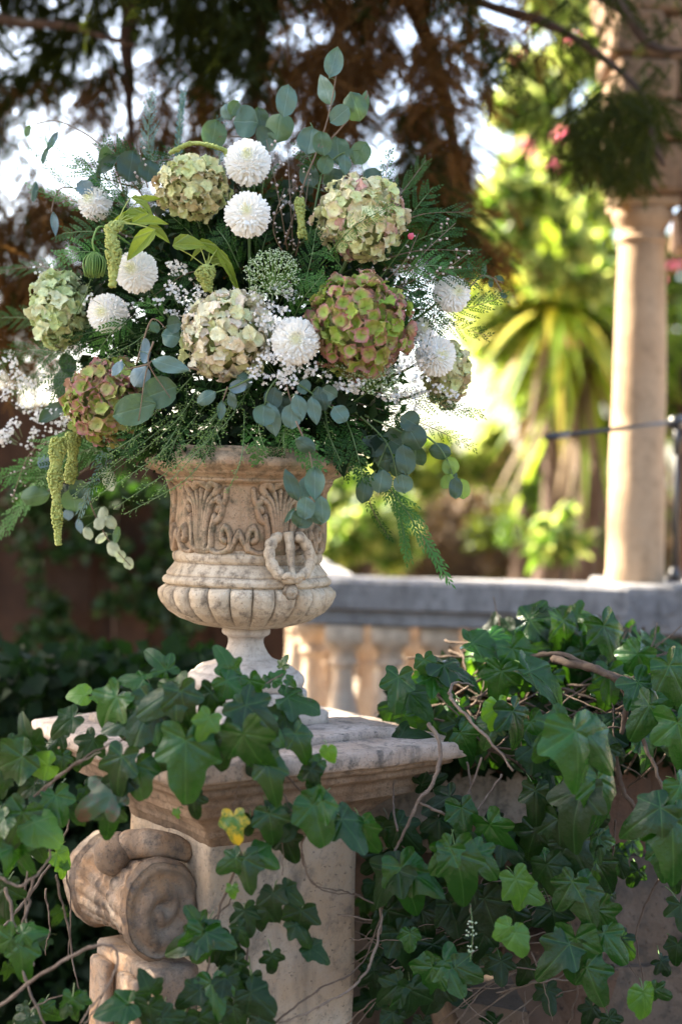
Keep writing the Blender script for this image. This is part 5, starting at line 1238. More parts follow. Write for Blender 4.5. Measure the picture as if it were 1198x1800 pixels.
euc('blurred eucalyptus leaves at lower left beside the green tassel', [[(160, 820), (110, 850), (50, 880)]],
    [(62, 872, 36, 52, -80, 'n'), (130, 880, 44, 40, 10, 'n'), (80, 812, 28, 30, 200, 'b'), (140, 860, 36, 36, 30, 'd'), (190, 840, 60, 26, -60, 'p')], 3.2)
euc('dark broad leaves against the bright gap at left', [[(180, 650), (130, 680), (90, 730)]],
    [(110, 672, 36, 60, -20, 'd'), (92, 728, 34, 56, -60, 'd'), (120, 640, 30, 40, 200, 'd')], 3.15)
euc('few tiny eucalyptus leaves at the far right tip', [[(790, 540), (830, 500), (850, 484), (884, 498)], [(850, 484), (866, 492)], [(868, 490), (884, 516)]],
    [(862, 497, 18, 10, 90, 'd'), (878, 490, 10, 18, 60, 'd'), (850, 475, 28, 10, 90, 'g'), (884, 520, 10, 14, 60, 'd'), (826, 470, 8, 22, 20, 'g')], 3.12)

# ---- amaranthus
def tassel(pts, rad, label, leaves=(), Y=None, seed=1):
    r = random.Random(seed); p = pxpath(pts, 40); t = thing('amaranthus', p[0], label, 'amaranthus'); V, F = [], []
    n = int(plen(p)/.0019)
    for i in range(n):
        f = i/n; c = p[min(39, int(f*39))]*(1-(f*39) % 1)+p[min(39, int(f*39)+1)]*((f*39) % 1); R = np.interp(f, np.linspace(0, 1, len(rad)), rad)*(1+.28*math.sin(f*n*.16))
        for k in range(7):
            a = r.uniform(0, 2*PI); q = c+A(math.cos(a)*R, math.sin(a)*R, r.uniform(-.002, .002)); v, f_ = octa(q, r.uniform(.0024, .0046)); v = [x_ + A(*np.random.RandomState(i*9+k).normal(0, .0004, 3)) for x_ in v]
            F += [tuple(j+len(V) for j in g_) for g_ in f_]; V += v
    wobj('tassel', V, F, M_AMAR, t)
    V, F = tube(p, np.interp(np.linspace(0, 1, 40), np.linspace(0, 1, len(rad)), rad)*.85, 8); wobj('core', V, F, M_AMAR, t)
    for (x, y, w_, h_, ang, Yl) in leaves:
        a = math.radians(ang); tip = RGT*math.sin(a)-UPV*math.cos(a)+A(0, r.uniform(-.3, .1), 0); c = P(x, y, Yl); h = px2(h_, Yl); b = c-nrm(tip)*h*.5
        piece('leaf', r.choice(AML), t, frame_yz(tip, A(r.gauss(0, .35), -1, r.gauss(0, .3)+.4), b, (px2(w_, Yl)/.95, h*.92, h)))
        V, F = tube([p[0], (p[0]+b)/2+A(0, 0, .004), b], .0011, 5); wobj('petiole', V, F, M_AMAR, t)
    return t
def aml_mesh(seed):
    V = []; n, m = 11, 9
    for i in range(n):
        f = i/(n-1); w = .31*math.sin(PI*f**.72)**.8 if 0 < i < n-1 else .008
        for j in range(m):
            s = (j-4)/4; V.append((s*w, f, .14*abs(s)*w/.3-.25*f*f+.02*math.cos(f*28+abs(s)*4)*abs(s)))
    return np.array(V), [(i*m+j, i*m+j+1, (i+1)*m+j+1, (i+1)*m+j) for i in range(n-1) for j in range(m-1)]
AML = [mesh('leaf', *aml_mesh(k), M_AML) for k in range(3)]
tassel([(104, 770, 3.0), (98, 830, 3.0), (100, 890, 3.0), (103, 958, 3.0)], [.012, .015, .013, .010, .0085, .0075, .005], 'long fuzzy green amaranth tassel hanging lowest at the left', seed=1)
tassel([(128, 760, 3.06), (128, 800, 3.06), (122, 850, 3.06)], [.012, .011, .008], 'short amaranth tassel behind the long hanging one', seed=2)
tassel([(206, 392, 2.9), (196, 410, 2.88), (200, 450, 2.87), (198, 505, 2.87)], [.010, .014, .0125, .010, .007], 'amaranth tassel drooping before the left chrysanthemums under bright leaves',
       [(245, 430, 46, 78, -45, 2.86), (265, 388, 40, 70, 100, 2.9), (232, 376, 34, 60, -95, 2.92), (252, 360, 30, 56, 60, 2.95), (280, 410, 30, 52, 60, 2.93), (215, 385, 30, 50, -60, 2.93), (262, 350, 24, 50, 110, 2.98)], seed=3)
tassel([(364, 470, 2.93), (360, 485, 2.92), (366, 512, 2.92)], [.014, .015, .009], 'stubby amaranth cluster above the cream hydrangea',
       [(333, 428, 52, 62, 95, 2.92), (376, 440, 30, 70, 60, 2.95), (400, 470, 26, 74, 30, 2.95), (412, 492, 20, 60, 10, 2.96), (385, 462, 34, 50, 80, 2.97), (350, 440, 24, 50, -60, 2.97)], seed=4)
tassel([(526, 350, 2.98), (528, 380, 2.96), (532, 418, 2.95)], [.007, .007, .006], 'slim amaranth tassel beside the upper right hydrangea', seed=5)
tassel([(300, 268, 3.05), (340, 252, 3.05), (390, 262, 3.06), (400, 275, 3.06)], [.0022, .002, .002], 'thin yellow green stalk arching over the tan hydrangea', seed=6)

# ============================================================ ivy
def ivy_mesh(seed, deep=.5, young=False):
    """lobed leaf, stalk joint at the origin, tip along +Y"""
    r = random.Random(seed); n, m = 84, 7; a = np.linspace(-180, 180, n, endpoint=False); aa = np.abs(a)
    def lobe(c, L, w, e): return L*(1-(np.abs(aa-c)/w).clip(0, 1.3)**e)
    sl = .74+r.uniform(-.06, .12); q = np.maximum(lobe(0, 1.10+r.uniform(-.06, .08), 66, 1.22+.25*(not deep)), lobe(64+r.uniform(-6, 6), sl, 50, 1.35))
    q = np.maximum(q, lobe(122+r.uniform(-5, 5), .52+.10*r.random(), 56, 1.6))
    fl = np.interp(aa, [0, 70, 120, 150, 172, 180], [.70, .62, .50, .40, .22, .08])*(1.02-.30*deep)
    if young: q = np.maximum(lobe(0, 1.05, 80, 1.3), fl*1.12)
    q = np.maximum(q, fl); q = q*np.interp(aa, [0, 160, 180], [1, 1, .30])
    for _ in range(2): q = .25*np.roll(q, 1)+.5*q+.25*np.roll(q, -1)
    asy = r.uniform(-.10, .10); ar = np.radians(a); q = q*(1+asy*np.sin(ar)+.018*np.sin(ar*11+seed)+.012*np.sin(ar*23+seed*2))
    cup, cur, fold, wv, ph = r.uniform(-.35, .25), r.uniform(-.55, -.05), r.uniform(-.30, .10), r.uniform(.02, .07), r.uniform(0, 6)
    V = [(0, 0, 0)]
    for j in range(1, m+1):
        f = j/m; x, y = q*f*np.sin(ar), q*f*np.cos(ar)
        z = cup*x*x+cur*np.maximum(y, 0)**2.3+fold*np.abs(x)*.6+wv*f*f*np.sin(ar*3+ph)+wv*.6*f**3*np.sin(ar*7+ph*2)+.018*np.sin(x*11+ph)*np.sin(y*9+ph)
        V += list(zip(x.tolist(), y.tolist(), z.tolist()))
    F = [(0, 1+(k+1) % n, 1+k) for k in range(n)]
    for j in range(m-1):
        for k in range(n): F.append((1+j*n+k, 1+j*n+(k+1) % n, 1+(j+1)*n+(k+1) % n, 1+(j+1)*n+k))
    V = np.array(V); V[:, 0] *= r.uniform(.84, 1.08); V[:, :2] *= .88
    return V, F
IME = {'m': [mesh('leaf', *ivy_mesh(s, (s % 6)*.2), M_IVY) for s in range(14)], 'd': [mesh('leaf', *ivy_mesh(s+20, (s % 5)*.25), M_IVYD) for s in range(10)], 'l': [mesh('leaf', *ivy_mesh(s+40, .2, s % 2), M_IVYL) for s in range(4)]}
# yellowing and brown tipped leaf materials
def patchleaf(name, base, patch, th):
    g = NG(name); v = g.obj(); sp = g.n('ShaderNodeSeparateXYZ'); g.l(v, sp.inputs[0])
    f = g.ramp(g.math('ADD', g.noise(v, 2.6, 6, .75), g.math('MULTIPLY', g.math('ABSOLUTE', g.math('SUBTRACT', sp.outputs[1], .1)), th)), [(.50, 0.0), (.66, 1.0)])
    return g.bsdf(g.mix(f, base, patch), .35, None, .5, .25, g.mix(f, base, patch))
M_YEL = patchleaf('yellowing_ivy_leaf', (.035, .12, .015), (.48, .33, .02), .20)
M_BRT = patchleaf('brown_tipped_ivy_leaf', (.010, .045, .012), (.06, .022, .010), .10)
IME['y'] = [mesh('leaf', *ivy_mesh(61, .25), M_YEL)]; IME['b'] = [mesh('leaf', *ivy_mesh(62, 1.0), M_BRT)]
RI = random.Random(99)
def ivy_leaf(t, x, y, size, ang, Y, kd='m', up=.35, tw=.3, flat=None, petiole=True, big=1.0):
    """x, y: where the stalk meets the blade; size: blade width in photo pixels; ang: tip direction"""
    a = math.radians(ang); tip = RGT*math.sin(a)-UPV*math.cos(a)+A(0, RI.uniform(-.35, .05), 0)
    zn = A(RI.gauss(0, tw), -1, up+RI.gauss(0, tw)) if flat is None else np.array(flat, float)
    b = P(x, y, Y); s = px2(size, Y)/1.36*big
    me = RI.choice(IME[kd]); M = frame_yz(tip, zn, b, (s*RI.uniform(.92, 1.06), s*RI.uniform(.92, 1.1), s))
    o = piece('leaf', me, t, M)
    if petiole:
        e = b-nrm(tip)*s*.12+A(RI.uniform(-.012, .012), s*.9+.03, RI.uniform(-.02, .01))
        V, F = tube(catmull([b+A(0, .001, 0), (b+e)/2+A(0, .004, .004), e], 6), .0011, 4, False); V_, F_ = V, F
        PET.setdefault(t.name, []).append((V_, F_))
    return o
PET = {}
def vines(t, lst, mat=None, name='vine', r=.0035, wob=.004):
    for pts in lst:
        rr_ = r
        if isinstance(pts[-1], float): rr_ = pts[-1]; pts = pts[:-1]
        p = pxpath(pts, 12*len(pts)); k = RI.uniform(0, 99)
        p = p+np.array([mnoise.noise_vector(Vector((i*.23+k, k, 0))) for i in range(len(p))])*wob
        rr_ *= .8
        V, F = tube(p, [rr_, rr_*.85, rr_*.5], 7); wobj(name, vnoise(vnoise(V, 90, .0014), 260, rr_*.35), F, mat or M_TWIG, t)
ped_ivy = thing('ivy_plant', PW(-.2, -.2, .3), 'glossy ivy draped over the front corner of the pedestal and its slab', 'ivy')
top = [ # cluster on the slab corner
 (327, 1302, 165, 0, 2.56, 'm'), (312, 1212, 118, -62, 2.58, 'm'), (318, 1215, 96, 12, 2.57, 'm'), (292, 1178, 72, -140, 2.66, 'm'), (252, 1196, 60, -95, 2.62, 'm'),
 (205, 1225, 108, -38, 2.62, 'm'), (268, 1236, 112, -25, 2.6, 'm'), (272, 1245, 84, 5, 2.6, 'm'), (300, 1250, 80, 25, 2.63, 'd'), (235, 1265, 86, -75, 2.62, 'm'),
 (398, 1196, 80, 50, 2.62, 'm'), (405, 1182, 70, -165, 2.64, 'm'), (440, 1196, 60, 20, 2.64, 'm'), (432, 1240, 104, 52, 2.58, 'm'), (425, 1244, 80, -30, 2.58, 'm'), (372, 1216, 84, -15, 2.62, 'd'),
 (368, 1262, 64, -25, 2.55, 'l'), (428, 1290, 128, 22, 2.54, 'm'), (470, 1345, 92, 12, 2.56, 'm'), (395, 1296, 80, -10, 2.58, 'd'), (460, 1272, 70, 60, 2.60, 'm'),
 (505, 1226, 84, 74, 2.68, 'm'), (480, 1198, 34, 140, 2.7, 'm'), (495, 1172, 30, 170, 2.72, 'm'), (470, 1200, 34, -100, 2.7, 'm'), (505, 1195, 28, 60, 2.7, 'm'),
 (520, 1290, 74, 30, 2.62, 'm'), (577, 1318, 40, 8, 2.62, 'l'), (546, 1352, 56, 20, 2.63, 'd'), (560, 1340, 46, -60, 2.64, 'm'),
 (150, 1222, 52, -95, 2.72, 'l'), (170, 1222, 40, 80, 2.72, 'l'), (128, 1262, 74, -55, 2.70, 'd'), (105, 1290, 60, -40, 2.75, 'd'),
 (215, 1330, 92, -15, 2.58, 'm'), (240, 1345, 84, 10, 2.60, 'm'), (222, 1368, 80, -75, 2.60, 'd'), (196, 1395, 104, -62, 2.60, 'b'), (195, 1420, 78, -5, 2.61, 'm'), (255, 1310, 66, 150, 2.62, 'd'),
 (410, 1436, 70, 4, 2.60, 'y'), (473, 1430, 78, 10, 2.60, 'm'), (470, 1425, 70, 50, 2.62, 'd'), (428, 1510, 88, 5, 2.62, 'm'), (415, 1508, 64, -55, 2.62, 'm'), (450, 1500, 74, 60, 2.63, 'm'), (408, 1560, 30, 0, 2.63, 'l'),
 (550, 1415, 104, 18, 2.60, 'm'), (565, 1408, 84, -45, 2.60, 'm'), (515, 1430, 70, -20, 2.64, 'd'), (635, 1450, 78, 20, 2.66, 'm'), (600, 1440, 96, 40, 2.63, 'm'), (540, 1370, 60, 140, 2.66, 'm'),
 (500, 1470, 80, 20, 2.66, 'd'), (440, 1440, 50, -10, 2.63, 'd'), (340, 1400, 54, 5, 2.6, 'd'), (310, 1425, 20, 10, 2.62, 'l'), (306, 1330, 70, -60, 2.6, 'd'), (165, 1300, 70, -30, 2.7, 'd'),
 (480, 1570, 66, 0, 2.64, 'd'), (500, 1560, 60, 50, 2.66, 'd'), (358, 1640, 96, -8, 2.62, 'm'), (352, 1648, 84, -70, 2.62, 'm'), (362, 1640, 80, 70, 2.62, 'm'), (350, 1625, 66, -150, 2.63, 'm'),
 (520, 1625, 74, 40, 2.68, 'd'), (530, 1600, 80, -10, 2.68, 'd'), (545, 1665, 60, 60, 2.69, 'd'), (478, 1680, 54, 5, 2.68, 'd'), (430, 1600, 66, 10, 2.67, 'd'), (470, 1600, 50, -30, 2.67, 'd'), (420, 1630, 60, 30, 2.66, 'd'),
 (372, 1728, 90, 5, 2.62, 'm'), (395, 1720, 74, 50, 2.62, 'd'), (352, 1740, 72, -60, 2.62, 'd'), (410, 1770, 84, 10, 2.62, 'd'), (440, 1745, 78, 50, 2.62, 'd'), (440, 1720, 70, -10, 2.65, 'd'), (415, 1690, 60, 10, 2.65, 'd'),
 (225, 1765, 84, -80, 2.58, 'm'), (215, 1775, 60, -10, 2.58, 'm'), (262, 1770, 74, 10, 2.58, 'd'), (285, 1790, 80, 30, 2.58, 'd'), (265, 1745, 60, -160, 2.6, 'd'), (320, 1795, 70, 0, 2.6, 'd'), (350, 1790, 84, 0, 2.6, 'd'), (455, 1790, 70, 10, 2.62, 'd'),
]
for x, y, s, a, Y, k in top:
    gl = (y < 1300)
    ivy_leaf(ped_ivy, x, y, s, a, Y, k, up=(.75 if gl else .35), tw=.30, big=1.02)
for _ in range(8):   # under-layer on the slab corner, its shade put into the darker leaf colour
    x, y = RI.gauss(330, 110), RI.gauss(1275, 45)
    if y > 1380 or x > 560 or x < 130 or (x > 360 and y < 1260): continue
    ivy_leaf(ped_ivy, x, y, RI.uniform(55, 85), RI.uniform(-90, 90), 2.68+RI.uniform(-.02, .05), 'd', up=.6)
for _ in range(12):
    x = RI.uniform(290, 520); y = RI.uniform(1560, 1800)
    if x > 440 and y > 1720 or x < 335 and y < 1720: continue
    ivy_leaf(ped_ivy, x, y, RI.uniform(45, 80), RI.uniform(-60, 60), 2.72+RI.uniform(-.03, .02), 'd')
vines(ped_ivy, [[(250, 1250, 2.66), (330, 1235, 2.64), (420, 1225, 2.64), (500, 1185, 2.7), .003], [(420, 1380, 2.62), (414, 1400, 2.62), (410, 1432, 2.61), .0014], [(480, 1360, 2.64), (500, 1400, 2.64), (520, 1440, 2.62), .002],
 [(545, 1450, 2.64), (528, 1500, 2.66), (560, 1560, 2.68), (632, 1574, 2.8), .0022], [(530, 1500, 2.66), (545, 1545, 2.65), (568, 1556, 2.66), .0014], [(635, 1574, 2.8), (600, 1566, 2.78), (555, 1560, 2.7), .002], [(498, 1540, 2.64), (496, 1480, 2.64), (500, 1440, 2.64), .0012],
 [(340, 1660, 2.68), (400, 1590, 2.70), (420, 1560, 2.70), .0022], [(480, 1800, 2.66), (560, 1740, 2.72), (640, 1690, 2.8), (680, 1560, 2.85), .0026], [(420, 1510, 2.66), (380, 1620, 2.66), (360, 1720, 2.66), (300, 1820, 2.66), .003], [(500, 1560, 2.72), (440, 1640, 2.70), (430, 1740, 2.68), (420, 1840, 2.68), .003],
 [(60, 1400, 2.62), (130, 1345, 2.6), (190, 1310, 2.62), (240, 1290, 2.66), .0028], [(330, 1300, 2.62), (290, 1260, 2.66), (230, 1240, 2.66), .003], [(640, 1460, 2.72), (560, 1420, 2.68), (500, 1360, 2.68), (440, 1300, 2.66), .003]])
# ---- ivy at the far left
left_ivy = thing('ivy_plant', A(-.75, 2.7, 0), 'ivy tangle with bare vines left of the carved volute', 'ivy')
L_ = [(40, 1428, 92, -25, 2.58, 'm'), (60, 1445, 78, 60, 2.58, 'l'), (30, 1470, 80, 10, 2.6, 'm'), (22, 1490, 66, 0, 2.58, 'm'), (98, 1398, 80, 15, 2.62, 'm'), (82, 1420, 70, -60, 2.62, 'm'), (115, 1420, 60, 60, 2.64, 'd'),
 (40, 1330, 84, -65, 2.62, 'm'), (60, 1310, 78, -150, 2.64, 'd'), (20, 1355, 50, -30, 2.64, 'd'), (85, 1345, 60, -75, 2.64, 'l'), (60, 1380, 50, -60, 2.66, 'd'), (110, 1330, 46, 0, 2.66, 'm'), (150, 1385, 50, 30, 2.66, 'd'),
 (36, 1660, 80, 5, 2.62, 'm'), (20, 1650, 60, -60, 2.62, 'm'), (40, 1640, 54, 100, 2.62, 'm'), (128, 1755, 52, 0, 2.6, 'm'), (118, 1770, 30, -30, 2.6, 'm'), (140, 1752, 30, 60, 2.6, 'm'), (10, 1560, 70, 0, 2.7, 'd'), (50, 1790, 60, -40, 2.66, 'd'), (75, 1775, 50, 60, 2.7, 'm'),
 (8, 1440, 60, -50, 2.55, 'm'), (100, 1500, 46, 50, 2.8, 'l'), (110, 1520, 30, 10, 2.8, 'l'), (60, 1480, 50, 30, 2.66, 'd')]
for x, y, s, a, Y, k in L_: ivy_leaf(left_ivy, x, y, s, a, Y, k, big=1.15)
for _ in range(52):
    x, y = RI.uniform(-40, 210), RI.uniform(1290, 1860)
    if 110 < x and 1430 < y: continue
    if RI.random() < .45 and 1480 < y < 1700: continue
    ivy_leaf(left_ivy, x, y, RI.uniform(40, 70), RI.uniform(-80, 80), RI.uniform(2.95, 3.35), 'd')
vines(left_ivy, [[(0, 1768, 2.6), (90, 1700, 2.58), (170, 1662, 2.56), (205, 1672, 2.56), (198, 1720, 2.56), (140, 1800, 2.58), .0042], [(12, 1560, 2.66), (30, 1640, 2.64), (50, 1730, 2.62), (90, 1830, 2.62), .0042],
 [(58, 1545, 2.7), (48, 1600, 2.7), (30, 1660, 2.7), .004], [(0, 1545, 2.6), (40, 1556, 2.6), (80, 1520, 2.62), (92, 1470, 2.64), .0038], [(100, 1540, 2.75), (120, 1640, 2.8), (140, 1740, 2.8), .003], [(60, 1700, 2.7), (45, 1600, 2.75), (55, 1480, 2.75), .0035],
 [(0, 1640, 2.8), (60, 1560, 2.85), (110, 1480, 2.9), (130, 1400, 2.9), .004], [(20, 1820, 2.7), (60, 1770, 2.7), (120, 1745, 2.7), .0022], [(150, 1800, 2.6), (170, 1770, 2.6), (190, 1730, 2.6), .0022], [(80, 1560, 2.9), (88, 1620, 2.9), (80, 1680, 2.9), .0026], [(110, 1490, 2.95), (125, 1590, 2.95), (118, 1690, 2.95), .0026]], M_TWIGL)
vines(left_ivy, [[(70, 1395, 2.62), (120, 1350, 2.6), (175, 1322, 2.6), .0026]], M_TWIGL)
# ---- ivy over the wall right of the pedestal and over the parapet
mid_ivy = thing('ivy_plant', A(.35, 3.0, 0), 'hanging ivy with bare twigs on the low wall right of the pedestal', 'ivy')
M_ = [(800, 1500, 108, 15, 2.72, 'm'), (790, 1490, 76, -35, 2.72, 'm'), (835, 1500, 70, 50, 2.74, 'm'), (705, 1525, 110, 20, 2.8, 'm'), (700, 1530, 96, -50, 2.8, 'd'), (725, 1535, 84, 60, 2.8, 'm'), (810, 1420, 84, 10, 2.85, 'm'), (860, 1450, 90, 30, 2.85, 'm'), (845, 1480, 84, 10, 2.85, 'd'), (880, 1480, 70, 60, 2.86, 'd'),
 (905, 1545, 78, 20, 2.76, 'l'), (920, 1565, 50, 60, 2.78, 'l'), (905, 1640, 54, 25, 2.68, 'l'), (895, 1630, 44, -50, 2.68, 'l'), (790, 1400, 70, -60, 2.9, 'd'), (770, 1440, 60, 0, 2.9, 'd'), (700, 1450, 70, 40, 2.9, 'd'),
 (680, 1600, 84, 10, 2.85, 'd'), (700, 1640, 96, 30, 2.85, 'd'), (740, 1600, 80, 10, 2.87, 'd'), (790, 1590, 76, 20, 2.85, 'd'), (850, 1580, 90, 20, 2.85, 'd'), (830, 1560, 80, -50, 2.85, 'd'), (780, 1690, 80, 30, 2.8, 'm'), (760, 1700, 76, -30, 2.8, 'm'), (800, 1700, 60, 70, 2.8, 'm'), (720, 1740, 90, 0, 2.8, 'd'), (700, 1730, 70, -50, 2.8, 'd'), (690, 1780, 60, 10, 2.8, 'd'), (760, 1660, 70, 10, 2.85, 'd'), (880, 1690, 60, 0, 2.85, 'd'),
 (720, 1640, 40, 0, 2.8, 'm'), (670, 1500, 60, -30, 2.9, 'd'), (740, 1380, 60, 100, 3.0, 'd'), (900, 1600, 70, 10, 2.9, 'd'), (850, 1640, 70, -20, 2.9, 'd')]
for x, y, s, a, Y, k in M_: ivy_leaf(mid_ivy, x, y, s, a, Y, k, big=1.15)
for _ in range(62):
    x, y = RI.uniform(640, 930), RI.uniform(1440, 1810)
    if y > 1600 and x > 640+ (1900-y)*1.0 and RI.random() < .6: continue
    ivy_leaf(mid_ivy, x, y, RI.uniform(48, 84), RI.gauss(10, 45), RI.uniform(2.95, 3.3), RI.choice('ddm'))
vines(mid_ivy, [[(752, 1270, 2.95), (772, 1310, 2.9), (765, 1370, 2.86), (735, 1410, 2.84), (710, 1460, 2.84), (688, 1515, 2.84), .0058], [(735, 1410, 2.84), (790, 1440, 2.86), (832, 1485, 2.88), .004],
 [(670, 1560, 2.86), (665, 1640, 2.82), (635, 1720, 2.76), (560, 1770, 2.70), (490, 1800, 2.68), .0038], [(690, 1590, 2.9), (720, 1650, 2.88), (770, 1720, 2.86), (830, 1740, 2.86), .004], [(688, 1515, 2.84), (670, 1570, 2.84), (668, 1640, 2.84), .004],
 [(845, 1330, 2.95), (822, 1400, 2.95), (815, 1440, 2.95), .003], [(880, 1360, 2.95), (850, 1410, 2.93), (820, 1450, 2.92), .003], [(820, 1340, 3.0), (828, 1400, 3.0), (810, 1440, 3.0), .003], [(700, 1460, 2.85), (690, 1400, 2.95), (700, 1340, 3.0), .003],
 [(826, 1590, 2.72), (830, 1640, 2.72), (828, 1680, 2.72), .0012], [(790, 1220, 2.85), (800, 1240, 2.8), (850, 1290, 2.76), (900, 1356, 2.72), .0046], [(790, 1220, 2.85), (796, 1200, 2.9), (830, 1205, 2.95), .004], [(830, 1560, 2.95), (880, 1600, 2.95), (930, 1640, 2.95), .003]], M_TWIGL)
lst = []
for i in range(46):   # dry tangle
    x, y = RI.uniform(660, 960), RI.uniform(1560, 1800); l = RI.uniform(50, 150); a = RI.gauss(-.35, .5); Y = RI.uniform(2.86, 3.15)
    lst.append([(x-l*math.cos(a), y-l*math.sin(a), Y), (x, y+RI.uniform(-14, 14), Y-.03), (x+l*math.cos(a), y+l*math.sin(a), Y+.03), RI.uniform(.0012, .0030)])
vines(mid_ivy, lst, M_TWIGL, 'twig')
tag_f = thing('flower_sprig', P(828, 1590, 2.72), 'tiny drooping greenish ivy flower hanging among leaves at right', 'sprig')
for yy in (1624, 1640, 1668):
    V, F = [], []
    for k in range(9):
        v, f = octa(P(828+RI.uniform(-9, 9), yy+RI.uniform(-6, 6), 2.71), .0022); F += [tuple(i+len(V) for i in q) for q in f]; V += list(v)
    wobj('buds', V, F, M_UMB, tag_f)
V, F = tube(pxpath([(826, 1588, 2.72), (830, 1640, 2.71), (826, 1690, 2.71)]), .0008, 4); wobj('stalk', V, F, M_STEMG, tag_f)

par_ivy = thing('ivy_plant', A(1.0, 3.2, 0), 'thick mound of ivy and dry vines smothering the parapet below the balustrade', 'ivy')
R_ = [(1010, 1285, 150, 8, 2.62, 'm'), (990, 1275, 110, -40, 2.64, 'm'), (1030, 1290, 120, 40, 2.64, 'm'), (1050, 1370, 130, 10, 2.75, 'm'), (1020, 1390, 120, -20, 2.75, 'd'), (940, 1390, 80, 0, 2.85, 'd'), (875, 1240, 70, 5, 2.8, 'l'), (900, 1250, 90, 20, 2.8, 'm'), (870, 1270, 60, -30, 2.82, 'm'),
 (1180, 1440, 140, 0, 2.7, 'm'), (1160, 1420, 100, -60, 2.7, 'm'), (1195, 1380, 90, 30, 2.72, 'm'), (1190, 1270, 110, 10, 2.8, 'm'), (1140, 1240, 90, -30, 2.9, 'm'), (1120, 1200, 100, 40, 2.95, 'm'), (1175, 1170, 110, 30, 2.95, 'm'), (1120, 1150, 90, -30, 3.1, 'm'), (1070, 1180, 84, 0, 3.1, 'm'),
 (1015, 1560, 96, 20, 2.8, 'm'), (1005, 1550, 84, -30, 2.8, 'm'), (1050, 1600, 84, 30, 2.82, 'm'), (1060, 1640, 84, 40, 2.82, 'm'), (1010, 1650, 110, 0, 2.78, 'm'), (1000, 1660, 90, -50, 2.78, 'm'), (1030, 1700, 90, 20, 2.78, 'm'), (970, 1600, 76, 10, 2.85, 'd'), (960, 1520, 80, 20, 2.85, 'd'), (1000, 1480, 84, 30, 2.85, 'd'), (980, 1440, 90, 0, 2.85, 'd'), (940, 1460, 80, -20, 2.88, 'd'),
 (1130, 1745, 66, 10, 2.7, 'l'), (1150, 1740, 46, 60, 2.72, 'm'), (1195, 1590, 70, 10, 2.8, 'd'), (1160, 1490, 70, 10, 2.85, 'm'),
 (745, 1160, 56, 10, 3.0, 'm'), (700, 1190, 84, -8, 3.0, 'm'), (760, 1190, 80, 60, 3.0, 'm'), (780, 1170, 86, 72, 3.0, 'm'), (830, 1130, 80, 80, 3.15, 'm'), (860, 1120, 90, 85, 3.2, 'm'), (930, 1090, 90, 100, 3.3, 'm'), (960, 1085, 80, 70, 3.3, 'm'), (900, 1140, 90, 20, 3.15, 'm'), (990, 1090, 90, 10, 3.25, 'm'), (1015, 1080, 80, -60, 3.3, 'm'), (930, 1180, 110, 60, 3.0, 'm'), (880, 1180, 80, -10, 3.05, 'm'), (1060, 1100, 90, 20, 3.2, 'm')]
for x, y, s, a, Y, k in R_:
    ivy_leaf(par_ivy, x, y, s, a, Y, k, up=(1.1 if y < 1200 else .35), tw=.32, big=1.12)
for x, y, s, a, Y in ((1080, 1500, 60, 20, 3.1), (1120, 1530, 54, -20, 3.1), (1180, 1530, 66, 10, 3.0), (1065, 1570, 56, 0, 3.1), (1090, 1650, 60, 30, 3.05), (960, 1740, 64, 10, 3.0), (930, 1700, 60, -30, 3.0), (1070, 1790, 56, 20, 3.0), (1040, 1770, 50, -20, 3.0), (1190, 1660, 60, -10, 3.0), (1160, 1690, 46, 40, 3.0), (1110, 1480, 50, 50, 3.1)):
    ivy_leaf(par_ivy, x, y, s, a, Y, 'd')
def topline(x): return np.interp(x, [660, 720, 800, 860, 920, 980, 1040, 1100, 1200], [1250, 1180, 1150, 1120, 1090, 1075, 1085, 1110, 1130])
n = 0
while n < 112:
    x, y = RI.uniform(660, 1230), RI.uniform(1070, 1560)
    if y < topline(x): continue
    if x < 930 and y > 1300: continue
    if x < 700 and y < 1235 or x < 760 and y < 1150: continue
    if x > 1040 and 1310 < y < 1420 and RI.random() < .6: continue
    if x > 1050 and y > 1400: continue
    if x > 1070 and y > 1300 and RI.random() < .7: continue
    if 925 < x < 950 and 1360 < y < 1460: continue
    if 800 < x < 1060 and 1190 < y < 1270 and RI.random() < .8: continue
    Y = np.interp(y, [1070, 1200, 1320, 1560], [3.45, 3.15, 2.95, 3.05])+RI.uniform(-.04, .18)
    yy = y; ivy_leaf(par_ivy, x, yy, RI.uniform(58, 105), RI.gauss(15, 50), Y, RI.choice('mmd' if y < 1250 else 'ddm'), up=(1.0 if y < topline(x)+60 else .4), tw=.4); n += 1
for _ in range(26):
    x = RI.uniform(830, 1080); y = topline(x)+RI.uniform(0, 70); ivy_leaf(par_ivy, x, y, RI.uniform(40, 66), RI.gauss(20, 60), 3.35, 'l', up=.8)
lst = []
for i in range(95):
    x, y = RI.uniform(800, 1180), RI.uniform(1130, 1330); l = RI.uniform(30, 110); a = RI.gauss(-.15, .7); Y = np.interp(y, [1100, 1320], [3.4, 3.0])+RI.uniform(-.02, .12)
    lst.append([(x-l*math.cos(a), y-l*math.sin(a), Y+.04), (x, y+RI.uniform(-18, 18), Y-.03), (x+l*math.cos(a), y+l*math.sin(a), Y+.03), RI.uniform(.0018, .0048)])
vines(par_ivy, lst, M_TWIG, 'dry_vine')
vines(par_ivy, [[(970, 1160, 3.1), (1060, 1180, 3.0), (1100, 1220, 3.0), (1090, 1290, 3.0), .012], [(1080, 1300, 3.0), (1090, 1380, 3.0), (1130, 1440, 3.0), .009], [(1120, 1280, 3.0), (1150, 1350, 2.95), (1180, 1430, 2.9), .006], [(880, 1170, 3.2), (980, 1150, 3.1), (1090, 1190, 3.05), (1200, 1180, 3.0), .008]], M_TWIG)
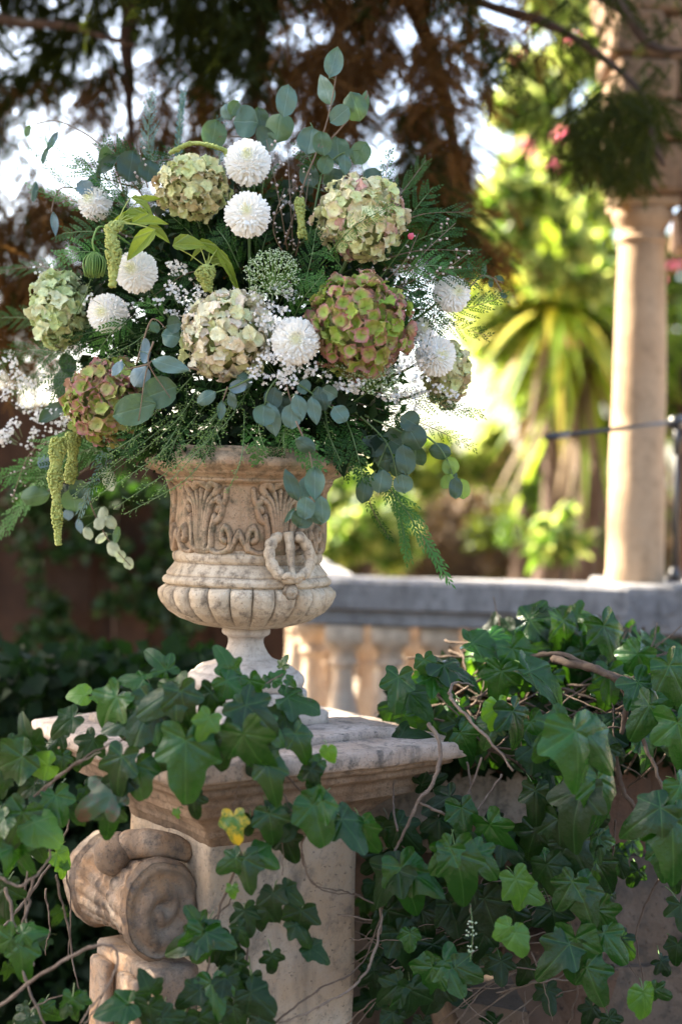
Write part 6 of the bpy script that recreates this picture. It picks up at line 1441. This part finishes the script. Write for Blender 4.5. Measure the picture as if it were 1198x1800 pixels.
vines(par_ivy, [[(1085, 1640, 3.0), (1100, 1690, 3.0), (1140, 1745, 2.95), .0014], [(1020, 1700, 3.0), (1010, 1760, 3.0), (990, 1830, 3.0), .003], [(1200, 1500, 3.0), (1150, 1560, 3.02), (1120, 1640, 3.02), (1130, 1740, 2.98), .0035], [(1080, 1440, 3.05), (1070, 1540, 3.05), (1040, 1640, 3.05), .003], [(880, 1830, 3.0), (960, 1760, 3.0), (1060, 1720, 3.02), .003]], M_TWIG)
# dense dead-vine core under the leaves so nothing shows through
pts = []
while len(pts) < 2600:
    x, y = RI.uniform(690, 1260), RI.uniform(1090, 1340)
    if y < topline(x)+22: continue
    pts.append(P(x, y, np.interp(y, [1090, 1340], [3.66, 3.34])+RI.uniform(-.06, .16)))
V, F = quads(np.array(pts), .05, (0, -1, .5), .5); M_WITH = leafmat('withered_ivy_leaf', (.030, .016, .009), (.085, .048, .026), .8, .1, (.15, .08, .03), isl=True, spec=.15)
o = wobj('withered_leaves', V, F, M_WITH, par_ivy); o['kind'] = 'stuff'
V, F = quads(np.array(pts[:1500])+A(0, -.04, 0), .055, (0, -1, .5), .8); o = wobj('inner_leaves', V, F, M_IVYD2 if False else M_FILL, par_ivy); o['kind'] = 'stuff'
# blackish leaf mass added as dark backing left of and behind the pedestal
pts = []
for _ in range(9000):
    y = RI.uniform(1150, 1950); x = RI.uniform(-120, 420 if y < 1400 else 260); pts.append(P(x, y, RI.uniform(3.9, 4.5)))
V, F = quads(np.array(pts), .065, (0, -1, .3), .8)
tag(wobj('undergrowth', V, F, M_FILL), 'blackish undergrowth added as dark backing behind the pedestal at lower left', 'undergrowth', kind='stuff')
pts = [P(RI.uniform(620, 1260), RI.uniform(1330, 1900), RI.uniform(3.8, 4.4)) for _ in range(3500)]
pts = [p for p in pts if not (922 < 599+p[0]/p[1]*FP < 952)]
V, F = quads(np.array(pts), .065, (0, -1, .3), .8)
tag(wobj('undergrowth', V, F, M_FILL), 'blackish undergrowth behind the low wall right of the pedestal', 'undergrowth', kind='stuff')
for nm, lst in PET.items():
    t = bpy.data.objects[nm]; V, F = join(lst); o = wobj('leaf_stalks', V, F, M_STEMG, t); o['kind'] = 'stuff'
